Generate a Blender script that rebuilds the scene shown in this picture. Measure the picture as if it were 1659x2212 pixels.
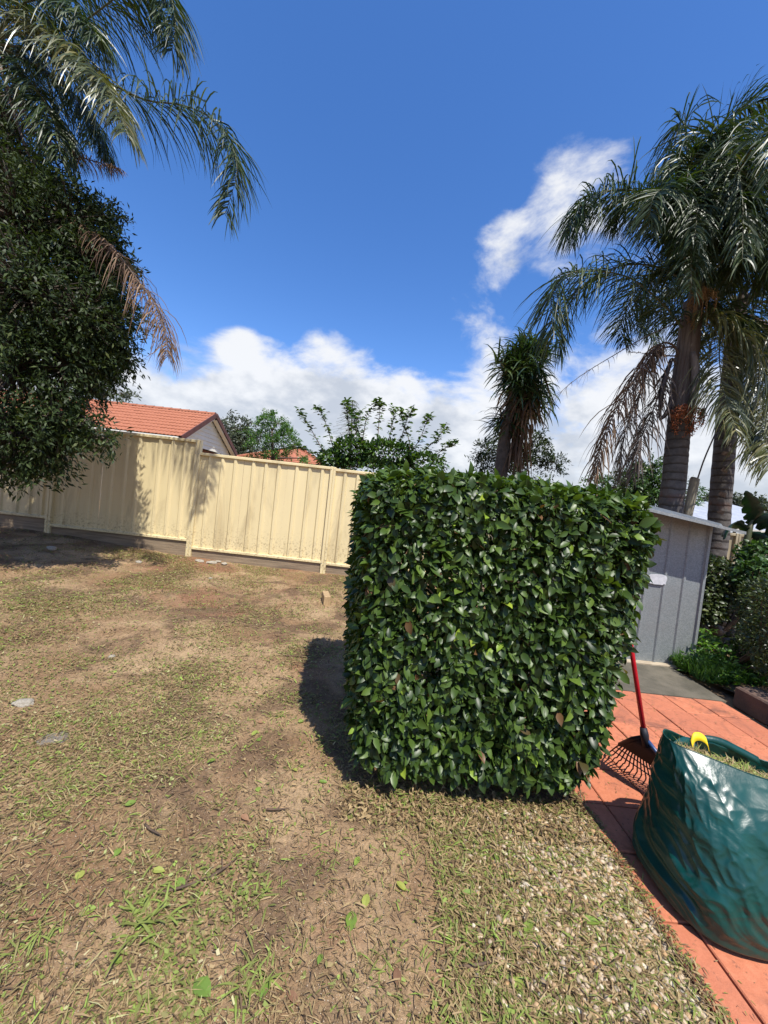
import bpy, math, random
import numpy as np
from mathutils import Vector, Matrix, noise as mnoise
random.seed(7); RNG = np.random.default_rng(7)
for o in list(bpy.data.objects): bpy.data.objects.remove(o)
sc = bpy.context.scene
COL = sc.collection

# ------------------------------------------------------------------ camera
CAM_H, FPX, ROLL, PITCH = 1.45, 831.0, math.radians(6.3), math.radians(-1.8)
F_ = Vector((0, math.cos(PITCH), math.sin(PITCH))); R0 = Vector((1, 0, 0)); U0 = Vector((0, -math.sin(PITCH), math.cos(PITCH)))
R_ = R0*math.cos(ROLL) + U0*math.sin(ROLL); U_ = U0*math.cos(ROLL) - R0*math.sin(ROLL)
cam = bpy.data.cameras.new('camera'); cam_o = bpy.data.objects.new('camera', cam); COL.objects.link(cam_o)
cam.sensor_fit = 'VERTICAL'; cam.sensor_height = 24.0; cam.lens = 24.0*FPX/2212.0; cam.clip_start = 0.05; cam.clip_end = 3000
m3 = Matrix((R_, U_, -F_)).transposed()
cam_o.matrix_world = Matrix.Translation((0, 0, CAM_H)) @ m3.to_4x4()
sc.camera = cam_o
def ray(px, py): return (F_*FPX + R_*(px-829.5) + U_*(1106-py))
def P(px, py, D):
    d = ray(px, py); k = D/d.y; return Vector((d.x*k, D, CAM_H + d.z*k))
def G(px, py, z=0.0):
    d = ray(px, py); k = (z-CAM_H)/d.z; return Vector((d.x*k, d.y*k, z))
def DIR(px, py): return ray(px, py).normalized()

# ------------------------------------------------------------------ light, sky
SUN = Vector((0.24, -0.50, 1.0)).normalized()
sl = bpy.data.lights.new('sun', 'SUN'); sl.energy = 4.9; sl.angle = math.radians(0.53); sl.color = (1.0, 0.955, 0.88)
so = bpy.data.objects.new('sun', sl); COL.objects.link(so); so.rotation_euler = SUN.to_track_quat('Z', 'Y').to_euler(); so.location = SUN*60
sc.view_settings.view_transform = 'Standard'; sc.view_settings.look = 'None'; sc.view_settings.gamma = 1
sc.view_settings.exposure = 0.55; sc.view_settings.use_curve_mapping = False
sc.render.engine = 'CYCLES'
sc.render.resolution_x, sc.render.resolution_y = 768, 1024
w = bpy.data.worlds.new('World'); sc.world = w; w.use_nodes = True
nt = w.node_tree; nt.nodes.clear()
class NB:
    def __init__(s, t): s.t = t
    def n(s, typ, **kw):
        x = s.t.nodes.new(typ)
        for k, v in kw.items(): setattr(x, k, v)
        return x
    def l(s, a, b): s.t.links.new(a, b)
    def math(s, op, a, b=None, c=None, clamp=False):
        x = s.t.nodes.new('ShaderNodeMath'); x.operation = op; x.use_clamp = clamp
        for i, v in enumerate((a, b, c)):
            if v is None: continue
            if isinstance(v, (int, float)): x.inputs[i].default_value = v
            else: s.t.links.new(v, x.inputs[i])
        return x.outputs[0]
    def mix(s, fac, a, b, blend='MIX'):
        x = s.t.nodes.new('ShaderNodeMix'); x.data_type = 'RGBA'; x.blend_type = blend
        for i, v in ((0, fac), (6, a), (7, b)):
            if isinstance(v, (int, float)): x.inputs[i].default_value = v
            elif isinstance(v, tuple): x.inputs[i].default_value = (*v[:3], 1)
            else: s.t.links.new(v, x.inputs[i])
        return x.outputs[2]
    def noise(s, vec, scale, detail=4, rough=.55, dist=0.0):
        x = s.t.nodes.new('ShaderNodeTexNoise'); x.inputs['Scale'].default_value = scale; x.inputs['Detail'].default_value = detail
        x.inputs['Roughness'].default_value = rough; x.inputs['Distortion'].default_value = dist
        if vec is not None: s.t.links.new(vec, x.inputs['Vector'])
        return x.outputs[0]
    def mr(s, v, a, b, c=0., d=1., smooth=True):
        x = s.t.nodes.new('ShaderNodeMapRange'); x.interpolation_type = 'SMOOTHSTEP' if smooth else 'LINEAR'
        s.t.links.new(v, x.inputs[0])
        for i, q in enumerate((a, b, c, d)): x.inputs[i+1].default_value = q
        return x.outputs[0]
    def ramp(s, v, stops):
        x = s.t.nodes.new('ShaderNodeValToRGB'); e = x.color_ramp.elements
        while len(e) < len(stops): e.new(.5)
        for q, (p, c) in zip(e, stops): q.position = p; q.color = (*c[:3], 1)
        s.t.links.new(v, x.inputs[0]); return x.outputs[0]
b = NB(nt)
sky = b.n('ShaderNodeTexSky', sky_type='NISHITA', sun_disc=False)
sky.sun_elevation = math.asin(SUN.z); sky.sun_rotation = math.atan2(SUN.x, SUN.y)
sky.altitude = 50; sky.air_density = 1.0; sky.dust_density = 0.4; sky.ozone_density = 2.2
skc = b.n('ShaderNodeHueSaturation'); skc.inputs['Saturation'].default_value = 1.26; skc.inputs['Value'].default_value = 1.0
b.l(sky.outputs[0], skc.inputs['Color'])
skt = b.mix(1.0, skc.outputs[0], (1.12, 1.08, 1.27), 'MULTIPLY')
tc = b.n('ShaderNodeTexCoord'); dirv = tc.outputs['Generated']
mp = b.n('ShaderNodeMapping'); mp.inputs['Scale'].default_value = (1, 1, 1.7); b.l(dirv, mp.inputs['Vector'])
sep = b.n('ShaderNodeSeparateXYZ'); b.l(dirv, sep.inputs[0])
fb = b.noise(mp.outputs[0], 4.6, 9, .58, .35); fb2 = b.noise(mp.outputs[0], 13.0, 6, .6, .2)
dens = b.math('ADD', b.math('MULTIPLY', fb, .80), b.math('MULTIPLY', fb2, .20))
bias = b.mr(sep.outputs[2], .14, .52, .22, -.19)           # cloud bank thickens toward the horizon everywhere
for px, py, rad, st in ((1200, 480, .20, .19), (1230, 400, .12, .12), (1060, 520, .10, .17), (1130, 560, .12, .10), (1010, 670, .17, .26), (690, 715, .09, .16), (620, 800, .2, .22), (760, 830, .18, .18), (420, 850, .28, .16),
                        (1420, 660, .32, .2), (1130, 640, .08, -.10), (1120, 600, .06, -.08), (1420, 270, .18, .13), (1630, 110, .16, .12), (1560, 200, .2, -.10), (490, 728, .06, .13), (535, 722, .05, .12),
                        (560, 560, .40, -.22), (960, 790, .12, -.14), (330, 690, .2, -.14), (860, 740, .13, -.14), (700, 300, .7, -.12)):
    c = DIR(px, py)
    x = b.n('ShaderNodeVectorMath', operation='DISTANCE'); b.l(dirv, x.inputs[0]); x.inputs[1].default_value = c
    bias = b.math('ADD', bias, b.mr(x.outputs['Value'], 0, rad, st, 0.))
cl = b.mr(b.math('ADD', dens, bias), .475, .69)
shade = b.noise(mp.outputs[0], 7.0, 6, .55)
shade = b.mr(b.math('ADD', shade, b.mr(sep.outputs[2], .05, .45, -.10, .16)), .36, .62)
ccol = b.ramp(shade, [(0, (3.5, 3.75, 4.15)), (1, (5.6, 5.65, 5.7))])
skyc = b.mix(b.math('MULTIPLY', cl, .93), skt, ccol)
bg = b.n('ShaderNodeBackground'); bg.inputs['Strength'].default_value = 0.118; b.l(skyc, bg.inputs[0])
out = b.n('ShaderNodeOutputWorld'); b.l(bg.outputs[0], out.inputs[0])

# ------------------------------------------------------------------ materials
MATS = {}
def newmat(name):
    m = bpy.data.materials.new(name); m.use_nodes = True
    nb = NB(m.node_tree); bs = m.node_tree.nodes['Principled BSDF']; MATS[name] = m
    return m, nb, bs
def simple(name, c1, c2=None, scale=8, rough=.7, metal=0., bump=0., bscale=40, spec=.5, vscale=(1, 1, 1), dirt=None):
    m, nb, bs = newmat(name)
    tcx = nb.n('ShaderNodeTexCoord'); mpx = nb.n('ShaderNodeMapping'); mpx.inputs['Scale'].default_value = vscale
    nb.l(tcx.outputs['Object'], mpx.inputs[0]); v = mpx.outputs[0]
    c2 = c2 or tuple(q*.75 for q in c1)
    f = nb.mr(nb.noise(v, scale, 6, .6), .32, .68)
    col = nb.mix(f, c1, c2)
    if dirt:
        col = nb.mix(nb.math('MULTIPLY', nb.mr(nb.noise(v, dirt[1], 7, .65, .5), .5, .7), dirt[2]), col, dirt[0])
    nb.l(col, bs.inputs['Base Color'])
    bs.inputs['Roughness'].default_value = rough; bs.inputs['Metallic'].default_value = metal; bs.inputs['Specular IOR Level'].default_value = spec
    if bump:
        bp = nb.n('ShaderNodeBump'); bp.inputs['Strength'].default_value = bump; bp.inputs['Distance'].default_value = .01
        nb.l(nb.noise(v, bscale, 5, .6), bp.inputs['Height']); nb.l(bp.outputs[0], bs.inputs['Normal'])
    return m
def leafmat(name, stops, rough=.4, trans=.25, spec=.5, obj=False, tint=1.6):
    m, nb, bs = newmat(name)
    if obj: r = nb.n('ShaderNodeObjectInfo').outputs['Random']
    else:
        a = nb.n('ShaderNodeAttribute'); a.attribute_name = 'rnd'; r = a.outputs['Fac']
    col = nb.ramp(r, stops)
    nb.l(col, bs.inputs['Base Color']); bs.inputs['Roughness'].default_value = rough; bs.inputs['Specular IOR Level'].default_value = spec
    if trans > 0:
        tr = nb.n('ShaderNodeBsdfTranslucent'); mx = nb.n('ShaderNodeMixShader'); mx.inputs[0].default_value = trans
        nb.l(nb.mix(1.0, col, (tint, tint*1.05, .5), 'MULTIPLY'), tr.inputs[0])
        o = m.node_tree.nodes['Material Output']
        nb.l(bs.outputs[0], mx.inputs[1]); nb.l(tr.outputs[0], mx.inputs[2]); nb.l(mx.outputs[0], o.inputs[0])
    return m
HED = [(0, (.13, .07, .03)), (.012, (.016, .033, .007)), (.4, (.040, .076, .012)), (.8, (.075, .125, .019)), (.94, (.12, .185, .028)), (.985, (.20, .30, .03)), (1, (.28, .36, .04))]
leafmat('hedge_leaf', HED, .42, .2, .36)
leafmat('hedge_leaf_single', HED, .40, .2, .38, obj=True)
leafmat('tree_leaf', [(0, (.014, .024, .009)), (.6, (.034, .054, .015)), (.9, (.075, .10, .03)), (1, (.12, .135, .05))], .5, .18, .22)
leafmat('palm_leaf', [(0, (.016, .034, .010)), (.6, (.036, .062, .016)), (.92, (.085, .112, .028)), (1, (.18, .17, .06))], .44, .18, .4)
leafmat('palm_leaf_pale', [(0, (.045, .065, .025)), (.5, (.11, .12, .045)), (.85, (.22, .20, .085)), (1, (.30, .24, .13))], .35, .2)
leafmat('palm_leaf_dead', [(0, (.07, .04, .022)), (.5, (.16, .095, .055)), (1, (.30, .20, .12))], .7, .15, .3)
leafmat('palm_leaf_grey', [(0, (.07, .055, .048)), (.5, (.14, .11, .095)), (1, (.24, .19, .16))], .7, .15, .3)
leafmat('cordyline_leaf', [(0, (.020, .042, .018)), (.6, (.04, .075, .025)), (.9, (.09, .12, .04)), (1, (.17, .15, .06))], .36, .18)
leafmat('skirt_leaf', [(0, (.06, .035, .022)), (.5, (.14, .085, .05)), (1, (.26, .17, .10))], .75, .1, .3)
leafmat('shrub_leaf', [(0, (.022, .05, .014)), (.6, (.05, .105, .024)), (1, (.13, .22, .045))], .4, .25)
leafmat('shrub_leaf_bright', [(0, (.03, .08, .016)), (.6, (.07, .16, .025)), (1, (.17, .30, .05))], .4, .3)
leafmat('shrub_leaf_olive', [(0, (.018, .032, .010)), (.6, (.045, .065, .016)), (1, (.11, .13, .03))], .4, .22)
leafmat('gum_leaf', [(0, (.035, .05, .03)), (.6, (.07, .09, .05)), (1, (.14, .16, .10))], .5, .2)
leafmat('clip', [(0, (.07, .042, .025)), (.22, (.20, .135, .068)), (.42, (.36, .26, .13)), (.52, (.145, .155, .042)), (.74, (.20, .245, .055)), (.92, (.25, .35, .065)), (1, (.46, .41, .23))], .65, .2, .3)
leafmat('fallen_green', [(0, (.15, .24, .04)), (.6, (.24, .32, .06)), (1, (.34, .36, .08))], .45, .3, obj=True)
leafmat('fallen_brown', [(0, (.16, .08, .04)), (.6, (.28, .15, .08)), (1, (.40, .25, .14))], .7, .15, obj=True)
simple('bark', (.10, .075, .055), (.05, .04, .03), 9, .9, bump=.6, bscale=25)
simple('cut_twig', (.22, .12, .06), (.13, .07, .035), 20, .85)
simple('twig', (.12, .075, .045), (.06, .04, .025), 20, .85)
simple('cream_steel', (.70, .585, .335), (.66, .55, .31), 3, .42, bump=.05, bscale=300, vscale=(1, 1, .2), dirt=((.38, .30, .17), 3.2, .55))
simple('old_steel', (.36, .31, .20), (.27, .23, .15), 4, .6, vscale=(3, 3, .4), dirt=((.12, .10, .07), 3, .6))
simple('sleeper', (.30, .225, .145), (.19, .14, .09), 5, .9, bump=.6, bscale=20, vscale=(.35, 1, 6), dirt=((.06, .05, .035), 2.5, .5))
simple('offcut', (.42, .29, .15), (.30, .20, .10), 9, .85, bump=.4, vscale=(4, 4, .6))
simple('terracotta', (.39, .135, .066), (.29, .10, .05), 3.5, .75, bump=.35, bscale=60, dirt=((.16, .055, .03), 2.5, .55))
simple('tile_ridge', (.36, .125, .06), (.26, .09, .045), 4, .75, bump=.3)
simple('barge', (.13, .05, .04), (.09, .035, .03), 4, .6)
simple('cladding', (.80, .78, .68), (.74, .72, .62), 2, .6)
simple('gutter', (.60, .58, .50), (.5, .48, .42), 3, .5)
simple('eave_dark', (.06, .045, .04), (.04, .03, .028), 4, .7)
simple('brick', (.25, .09, .055), (.15, .055, .035), 14, .9, bump=.3)
simple('mortar', (.30, .26, .22), None, 14, .95)
simple('joint_sand', (.055, .038, .028), None, 20, .95)
simple('ac_metal', (.55, .55, .52), None, 6, .5)
simple('black_plastic', (.010, .011, .016), (.014, .015, .022), 10, .6, spec=.3)
simple('navy_plastic', (.02, .055, .16), (.017, .045, .13), 10, .38)
simple('red_metal', (.50, .008, .02), (.42, .008, .018), 10, .32)
simple('yellow_fabric', (.85, .60, .01), (.75, .5, .01), 20, .6)
simple('concrete', (.068, .060, .042), (.125, .108, .078), 3.0, .92, bump=.5, bscale=70, dirt=((.05, .048, .03), 5, .7))
simple('pale_concrete', (.42, .35, .25), (.32, .26, .18), 8, .9, bump=.4)
simple('block', (.12, .07, .05), (.075, .05, .038), 7, .92, bump=.7, bscale=45)
simple('rock', (.20, .17, .13), (.12, .10, .075), 9, .9, bump=.6, bscale=30)
simple('rubble', (.38, .34, .27), (.25, .22, .17), 14, .9, bump=.6, bscale=40)
simple('wall_stone', (.10, .085, .07), (.17, .14, .115), 6, .9, bump=.8, bscale=16)
simple('grey_wood', (.30, .27, .20), (.16, .145, .11), 6, .85, bump=.6, bscale=22, vscale=(3, 3, .25), dirt=((.08, .07, .05), 3, .7))
simple('pale_grey', (.55, .56, .57), (.42, .43, .44), 30, .5)
simple('white_paint', (.78, .79, .80), None, 9, .5, dirt=((.5, .5, .5), 6, .4))
simple('roof_metal', (.62, .64, .66), (.5, .52, .54), 3, .4, metal=.3)
simple('roof_barge', (.34, .16, .13), (.26, .12, .10), 4, .6)
simple('grey_wall', (.30, .32, .34), None, 3, .7)
simple('spathe', (.20, .17, .145), (.11, .09, .075), 5, .75, bump=.5, bscale=18, vscale=(4, 4, .5))
simple('dark_spathe', (.030, .022, .018), (.05, .035, .028), 6, .6)
simple('fruit', (.36, .105, .025), (.23, .06, .02), 30, .5)
simple('flower', (.30, .18, .06), (.20, .11, .04), 30, .7)
simple('frond_stalk', (.06, .075, .03), (.10, .09, .04), 6, .55)
simple('frond_stalk_dead', (.12, .085, .06), (.07, .05, .038), 6, .75)
simple('palm_fibre', (.17, .14, .115), (.08, .06, .048), 5, .85, bump=.8, bscale=12, vscale=(6, 6, .5), dirt=((.10, .05, .03), 3, .6))

def palm_trunk_mat():
    m, nb, bs = newmat('palm_trunk')
    t = nb.n('ShaderNodeTexCoord'); s = nb.n('ShaderNodeSeparateXYZ'); nb.l(t.outputs['Object'], s.inputs[0])
    n1 = nb.noise(t.outputs['Object'], 3, 5, .6)
    z = nb.math('ADD', s.outputs[2], nb.math('MULTIPLY', n1, .10))
    wv = nb.math('FRACT', nb.math('MULTIPLY', z, 8.5))
    ring = nb.mr(wv, .0, .35)
    n2 = nb.noise(t.outputs['Object'], 9, 7, .65)
    c = nb.mix(nb.mr(n2, .3, .7), (.060, .053, .047), (.118, .107, .098))
    c = nb.mix(ring, (.035, .029, .025), c)
    c = nb.mix(nb.math('MULTIPLY', nb.mr(nb.noise(t.outputs['Object'], 1.8, 3, .5), .58, .68), .5), c, (.15, .07, .045))
    nb.l(c, bs.inputs['Base Color']); bs.inputs['Roughness'].default_value = .85
    bp = nb.n('ShaderNodeBump'); bp.inputs['Strength'].default_value = .7; bp.inputs['Distance'].default_value = .015
    nb.l(nb.math('ADD', ring, nb.math('MULTIPLY', nb.noise(t.outputs['Object'], 30, 4), .6)), bp.inputs['Height']); nb.l(bp.outputs[0], bs.inputs['Normal'])
palm_trunk_mat()
def mud(name):
    nb = NB(MATS[name].node_tree); bs = MATS[name].node_tree.nodes['Principled BSDF']; t = nb.n('ShaderNodeTexCoord'); s = nb.n('ShaderNodeSeparateXYZ'); nb.l(t.outputs['Object'], s.inputs[0])
    old = bs.inputs['Base Color'].links[0].from_socket
    f = nb.math('MULTIPLY', nb.mr(s.outputs[2], .30, .75, 1., 0.), nb.mr(nb.noise(t.outputs['Object'], 26, 7, .7, .4), .50, .64))
    f2 = nb.math('MULTIPLY', nb.mr(nb.noise(t.outputs['Object'], 60, 4, .6), .66, .72), .5)
    nb.l(nb.mix(nb.math('ADD', nb.math('MULTIPLY', f, .75), f2, clamp=True), old, (.24, .17, .09)), bs.inputs['Base Color'])
mud('cream_steel')
def galv_mat():
    m, nb, bs = newmat('galvanised')
    t = nb.n('ShaderNodeTexCoord')
    v = nb.n('ShaderNodeTexVoronoi'); v.inputs['Scale'].default_value = 110; nb.l(t.outputs['Object'], v.inputs['Vector'])
    sp = nb.n('ShaderNodeSeparateColor'); nb.l(v.outputs['Color'], sp.inputs[0])
    c = nb.mix(sp.outputs[0], (.205, .228, .230), (.30, .322, .322))
    c = nb.mix(nb.math('MULTIPLY', nb.mr(nb.noise(t.outputs['Object'], 1.6, 6, .6), .45, .7), .5), c, (.24, .235, .225))
    nb.l(c, bs.inputs['Base Color']); bs.inputs['Metallic'].default_value = .35
    nb.l(nb.mr(sp.outputs[1], 0, 1, .42, .62), bs.inputs['Roughness'])
galv_mat()
def tile_mat():
    m, nb, bs = newmat('paver')
    t = nb.n('ShaderNodeTexCoord'); g = nb.n('ShaderNodeNewGeometry'); o = nb.n('ShaderNodeObjectInfo')
    p = g.outputs['Position']
    c = nb.mix(nb.mr(nb.noise(p, 38, 5, .7), .3, .7), (.43, .138, .064), (.52, .18, .09))
    c = nb.mix(nb.math('MULTIPLY', o.outputs['Random'], .5), c, (.31, .095, .052))
    st = nb.math('MULTIPLY', nb.mr(nb.noise(p, 3.4, 9, .72, .8), .47, .70), .8)
    c = nb.mix(st, c, (.15, .06, .038))
    sp = nb.math('MULTIPLY', nb.mr(nb.noise(p, 22, 6, .7, .3), .60, .72), nb.mr(nb.noise(p, 2.6, 3, .5), .42, .56))
    c = nb.mix(nb.math('MULTIPLY', sp, .75), c, (.09, .045, .03))
    nb.l(c, bs.inputs['Base Color']); bs.inputs['Roughness'].default_value = .82
    bp = nb.n('ShaderNodeBump'); bp.inputs['Strength'].default_value = .35; bp.inputs['Distance'].default_value = .004
    nb.l(nb.noise(p, 160, 5, .65), bp.inputs['Height']); nb.l(bp.outputs[0], bs.inputs['Normal'])
tile_mat()
def soil_mat():
    m, nb, bs = newmat('soil')
    g = nb.n('ShaderNodeNewGeometry'); p = g.outputs['Position']
    c = nb.mix(nb.mr(nb.noise(p, 1.1, 6, .6, .4), .36, .64), (.19, .116, .062), (.325, .228, .132))
    c = nb.mix(nb.math('MULTIPLY', nb.mr(nb.noise(p, .55, 5, .6, .3), .50, .62), .8), c, (.18, .085, .05))
    c = nb.mix(nb.math('MULTIPLY', nb.mr(nb.noise(p, 1.5, 7, .68, .6), .47, .60), .8), c, (.095, .060, .037))
    c = nb.mix(nb.math('MULTIPLY', nb.mr(nb.noise(p, 1.7, 5, .6), .54, .66), .22), c, (.12, .12, .05))
    c = nb.mix(nb.mr(nb.noise(p, 60, 6, .75), .35, .75), c, nb.mix(1.0, c, (1.55, 1.5, 1.4), 'MULTIPLY'))
    c = nb.mix(nb.math('MULTIPLY', nb.mr(nb.noise(p, 140, 4, .7), .52, .62), .6), c, nb.mix(1.0, c, (.40, .38, .35), 'MULTIPLY'))
    nb.l(c, bs.inputs['Base Color']); bs.inputs['Roughness'].default_value = .95; bs.inputs['Specular IOR Level'].default_value = .2
    bp = nb.n('ShaderNodeBump'); bp.inputs['Strength'].default_value = .9; bp.inputs['Distance'].default_value = .012
    nb.l(nb.math('ADD', nb.noise(p, 45, 6, .7), nb.math('MULTIPLY', nb.noise(p, 170, 4, .7), .5)), bp.inputs['Height']); nb.l(bp.outputs[0], bs.inputs['Normal'])
soil_mat()
def grit_mat():
    m, nb, bs = newmat('pebble')
    a = nb.n('ShaderNodeAttribute'); a.attribute_name = 'rnd'
    nb.l(nb.ramp(a.outputs['Fac'], [(0, (.20, .15, .11)), (.35, (.38, .30, .21)), (.6, (.40, .31, .20)), (.8, (.38, .22, .095)), (1, (.50, .43, .31))]), bs.inputs['Base Color'])
    bs.inputs['Roughness'].default_value = .75
grit_mat()
def bag_mat():
    m, nb, bs = newmat('bag_plastic')
    t = nb.n('ShaderNodeTexCoord'); v = t.outputs['Object']
    nb.l(nb.mix(nb.mr(nb.noise(v, 5, 5), .35, .65), (.0012, .036, .029), (.0018, .050, .040)), bs.inputs['Base Color'])
    bs.inputs['Roughness'].default_value = .34; bs.inputs['Specular IOR Level'].default_value = .5
    mp = nb.n('ShaderNodeMapping'); mp.inputs['Rotation'].default_value = (0, math.radians(35), 0); mp.inputs['Scale'].default_value = (1, 1, 1.4); nb.l(v, mp.inputs[0])
    bp = nb.n('ShaderNodeBump'); bp.inputs['Strength'].default_value = .30; bp.inputs['Distance'].default_value = .012
    nb.l(nb.math('ADD', nb.noise(mp.outputs[0], 7, 5, .55, .9), nb.math('MULTIPLY', nb.noise(v, 26, 3, .5, .6), .22)), bp.inputs['Height']); nb.l(bp.outputs[0], bs.inputs['Normal'])
bag_mat()

# ------------------------------------------------------------------ helpers
def link(o, parent=None):
    COL.objects.link(o)
    if parent is not None: o.parent = parent
    return o
def tag(o, label=None, cat=None, group=None, kind=None):
    if label: o['label'] = label
    if cat: o['category'] = cat
    if group: o['group'] = group
    if kind: o['kind'] = kind
    return o
def empty(name, loc, label, cat, group=None):
    o = bpy.data.objects.new(name, None); o.empty_display_size = .1; o.location = loc; COL.objects.link(o)
    tag(o, label, cat, group); return o
class MB:
    """collects geometry in world coordinates; build() makes one mesh object relative to its parent"""
    def __init__(s): s.v = []; s.f = []
    def add(s, vs, fs):
        n = len(s.v); s.v += [tuple(q) for q in vs]; s.f += [tuple(i+n for i in f) for f in fs]; return s
    def box(s, c, size, R=None, bev=0.0):
        hx, hy, hz = [q/2 for q in size]; c = Vector(c)
        if bev <= 0:
            vs = [Vector((x*hx, y*hy, z*hz)) for z in (-1, 1) for y in (-1, 1) for x in (-1, 1)]
            fs = [(0, 2, 3, 1), (4, 5, 7, 6), (0, 1, 5, 4), (2, 6, 7, 3), (0, 4, 6, 2), (1, 3, 7, 5)]
        else:
            vs = []; fs = []
            rings = [(-hz, bev), (-hz+bev, 0), (hz-bev, 0), (hz, bev)]
            for z, d in rings:
                x, y = hx-d, hy-d; k = bev*.7
                vs += [Vector(q) for q in ((-x+k, -y, z), (x-k, -y, z), (x, -y+k, z), (x, y-k, z), (x-k, y, z), (-x+k, y, z), (-x, y-k, z), (-x, -y+k, z))]
            for r in range(3):
                for i in range(8): fs.append((r*8+i, r*8+(i+1) % 8, r*8+8+(i+1) % 8, r*8+8+i))
            fs.append(tuple(reversed(range(8)))); fs.append(tuple(range(24, 32)))
        if R is not None: vs = [R @ q for q in vs]
        return s.add([q + c for q in vs], fs)
    def tube(s, pts, rad, n=8, cap=True):
        pts = [Vector(p) for p in pts]; m = len(pts)
        if not hasattr(rad, '__len__'): rad = [rad]*m
        T = [(pts[min(i+1, m-1)]-pts[max(i-1, 0)]).normalized() for i in range(m)]
        a = T[0].orthogonal().normalized(); vs = []; fs = []
        for i in range(m):
            a = (a - T[i]*a.dot(T[i])).normalized(); bb = T[i].cross(a)
            for k in range(n):
                t = 2*math.pi*k/n; vs.append(pts[i] + (a*math.cos(t)+bb*math.sin(t))*rad[i])
        for i in range(m-1):
            for k in range(n): fs.append((i*n+k, i*n+(k+1) % n, (i+1)*n+(k+1) % n, (i+1)*n+k))
        if cap: fs.append(tuple(reversed(range(n)))); fs.append(tuple((m-1)*n+k for k in range(n)))
        return s.add(vs, fs)
    def build(s, name, mat, parent=None, origin=None, smooth=False):
        if origin is None: origin = parent.matrix_world_loc if False else (wloc(parent) if parent is not None else (Vector(s.v[0]) if s.v else Vector()))
        origin = Vector(origin)
        me = bpy.data.meshes.new(name); me.from_pydata([(x-origin.x, y-origin.y, z-origin.z) for x, y, z in s.v], [], s.f); me.update()
        me.materials.append(MATS[mat])
        if smooth: me.polygons.foreach_set('use_smooth', [True]*len(me.polygons))
        o = bpy.data.objects.new(name, me); link(o, parent)
        if parent is None: o.location = origin
        else: o.location = origin - wloc(parent)
        return o
def wloc(o):
    p = Vector()
    while o is not None: p += Vector(o.location); o = o.parent
    return p
def fast(name, V, F, mat, parent=None, rnd=None, smooth=True, origin=None):
    """V (n,3) world, F list of (m,k) int arrays"""
    me = bpy.data.meshes.new(name)
    org = np.array(wloc(parent)) if parent is not None else (np.array(origin) if origin is not None else np.zeros(3))
    V = np.asarray(V, dtype=np.float64) - org
    me.vertices.add(len(V)); me.vertices.foreach_set('co', V.astype(np.float32).ravel())
    nl = sum(f.size for f in F); npoly = sum(len(f) for f in F)
    me.loops.add(nl); me.polygons.add(npoly)
    me.loops.foreach_set('vertex_index', np.concatenate([f.ravel() for f in F]).astype(np.int32))
    tot = np.concatenate([np.full(len(f), f.shape[1]) for f in F]); st = np.concatenate([[0], np.cumsum(tot)[:-1]])
    me.polygons.foreach_set('loop_start', st.astype(np.int32))
    me.polygons.foreach_set('use_smooth', np.full(npoly, smooth))
    if rnd is not None:
        a = me.attributes.new('rnd', 'FLOAT', 'POINT'); a.data.foreach_set('value', np.asarray(rnd, dtype=np.float32))
    me.update(calc_edges=True); me.validate()
    me.materials.append(MATS[mat])
    o = bpy.data.objects.new(name, me); link(o, parent)
    if parent is None: o.location = org
    return o
def nrm(a): return a/np.maximum(np.linalg.norm(a, axis=-1, keepdims=True), 1e-9)
# leaf templates: (along, across, up)
LT_BROAD = (np.array([(0, 0, 0), (.16, -.30, .05), (.16, 0, 0), (.16, .30, .05), (.42, -.50, .10), (.42, 0, .02), (.42, .50, .10), (.70, -.40, .06), (.70, 0, 0), (.70, .40, .06), (.88, -.17, -.02), (.88, .17, -.02), (1, 0, -.10)]),
            [np.array([(0, 2, 1), (0, 3, 2), (7, 8, 10), (8, 9, 11), (8, 11, 10), (10, 11, 12)]), np.array([(1, 2, 5, 4), (2, 3, 6, 5), (4, 5, 8, 7), (5, 6, 9, 8)])])
LT_SLIM = (np.array([(0, 0, 0), (.4, -.5, .06), (.45, .5, .06), (1, 0, -.08)]), [np.array([(0, 2, 1), (1, 2, 3)])])
LT_BIT = (np.array([(0, -.4, 0), (1, -.3, .12), (.9, .5, 0), (.1, .45, .1)]), [np.array([(0, 1, 2, 3)])])
LT_BLADE = (np.array([(0, -.5, 0), (0, .5, 0), (.5, -.5, .10), (.5, .5, .10), (1, 0, 0)]), [np.array([(2, 4, 3)]), np.array([(0, 2, 3, 1)])])
LT_OCT = (np.array([(-.5, 0, 0), (.5, 0, 0), (0, -.42, 0), (0, .42, 0), (0, 0, -.3), (0, 0, .34)]),
          [np.array([(1, 3, 5), (3, 0, 5), (0, 2, 5), (2, 1, 5), (3, 1, 4), (0, 3, 4), (2, 0, 4), (1, 2, 4)])])
def leaves(name, pos, ax, nm, L, W, mat, parent=None, tmpl=LT_BROAD, rnd=None, smooth=True):
    N = len(pos); ax = nrm(ax); side = nrm(np.cross(nm, ax)); up = np.cross(ax, side)
    T, FF = tmpl; k = len(T)
    L = np.broadcast_to(L, (N,))[:, None, None]; W = np.broadcast_to(W, (N,))[:, None, None]
    V = pos[:, None, :] + ax[:, None, :]*T[None, :, 0:1]*L + side[:, None, :]*T[None, :, 1:2]*W + up[:, None, :]*T[None, :, 2:3]*L
    off = (np.arange(N)*k)[:, None, None]
    F = [(f[None] + off).reshape(-1, f.shape[1]) for f in FF]
    r = RNG.random(N) if rnd is None else rnd
    o = fast(name, V.reshape(-1, 3), F, mat, parent, np.repeat(r, k), smooth)
    return o
def randdir(N): return nrm(RNG.normal(size=(N, 3)))
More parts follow.
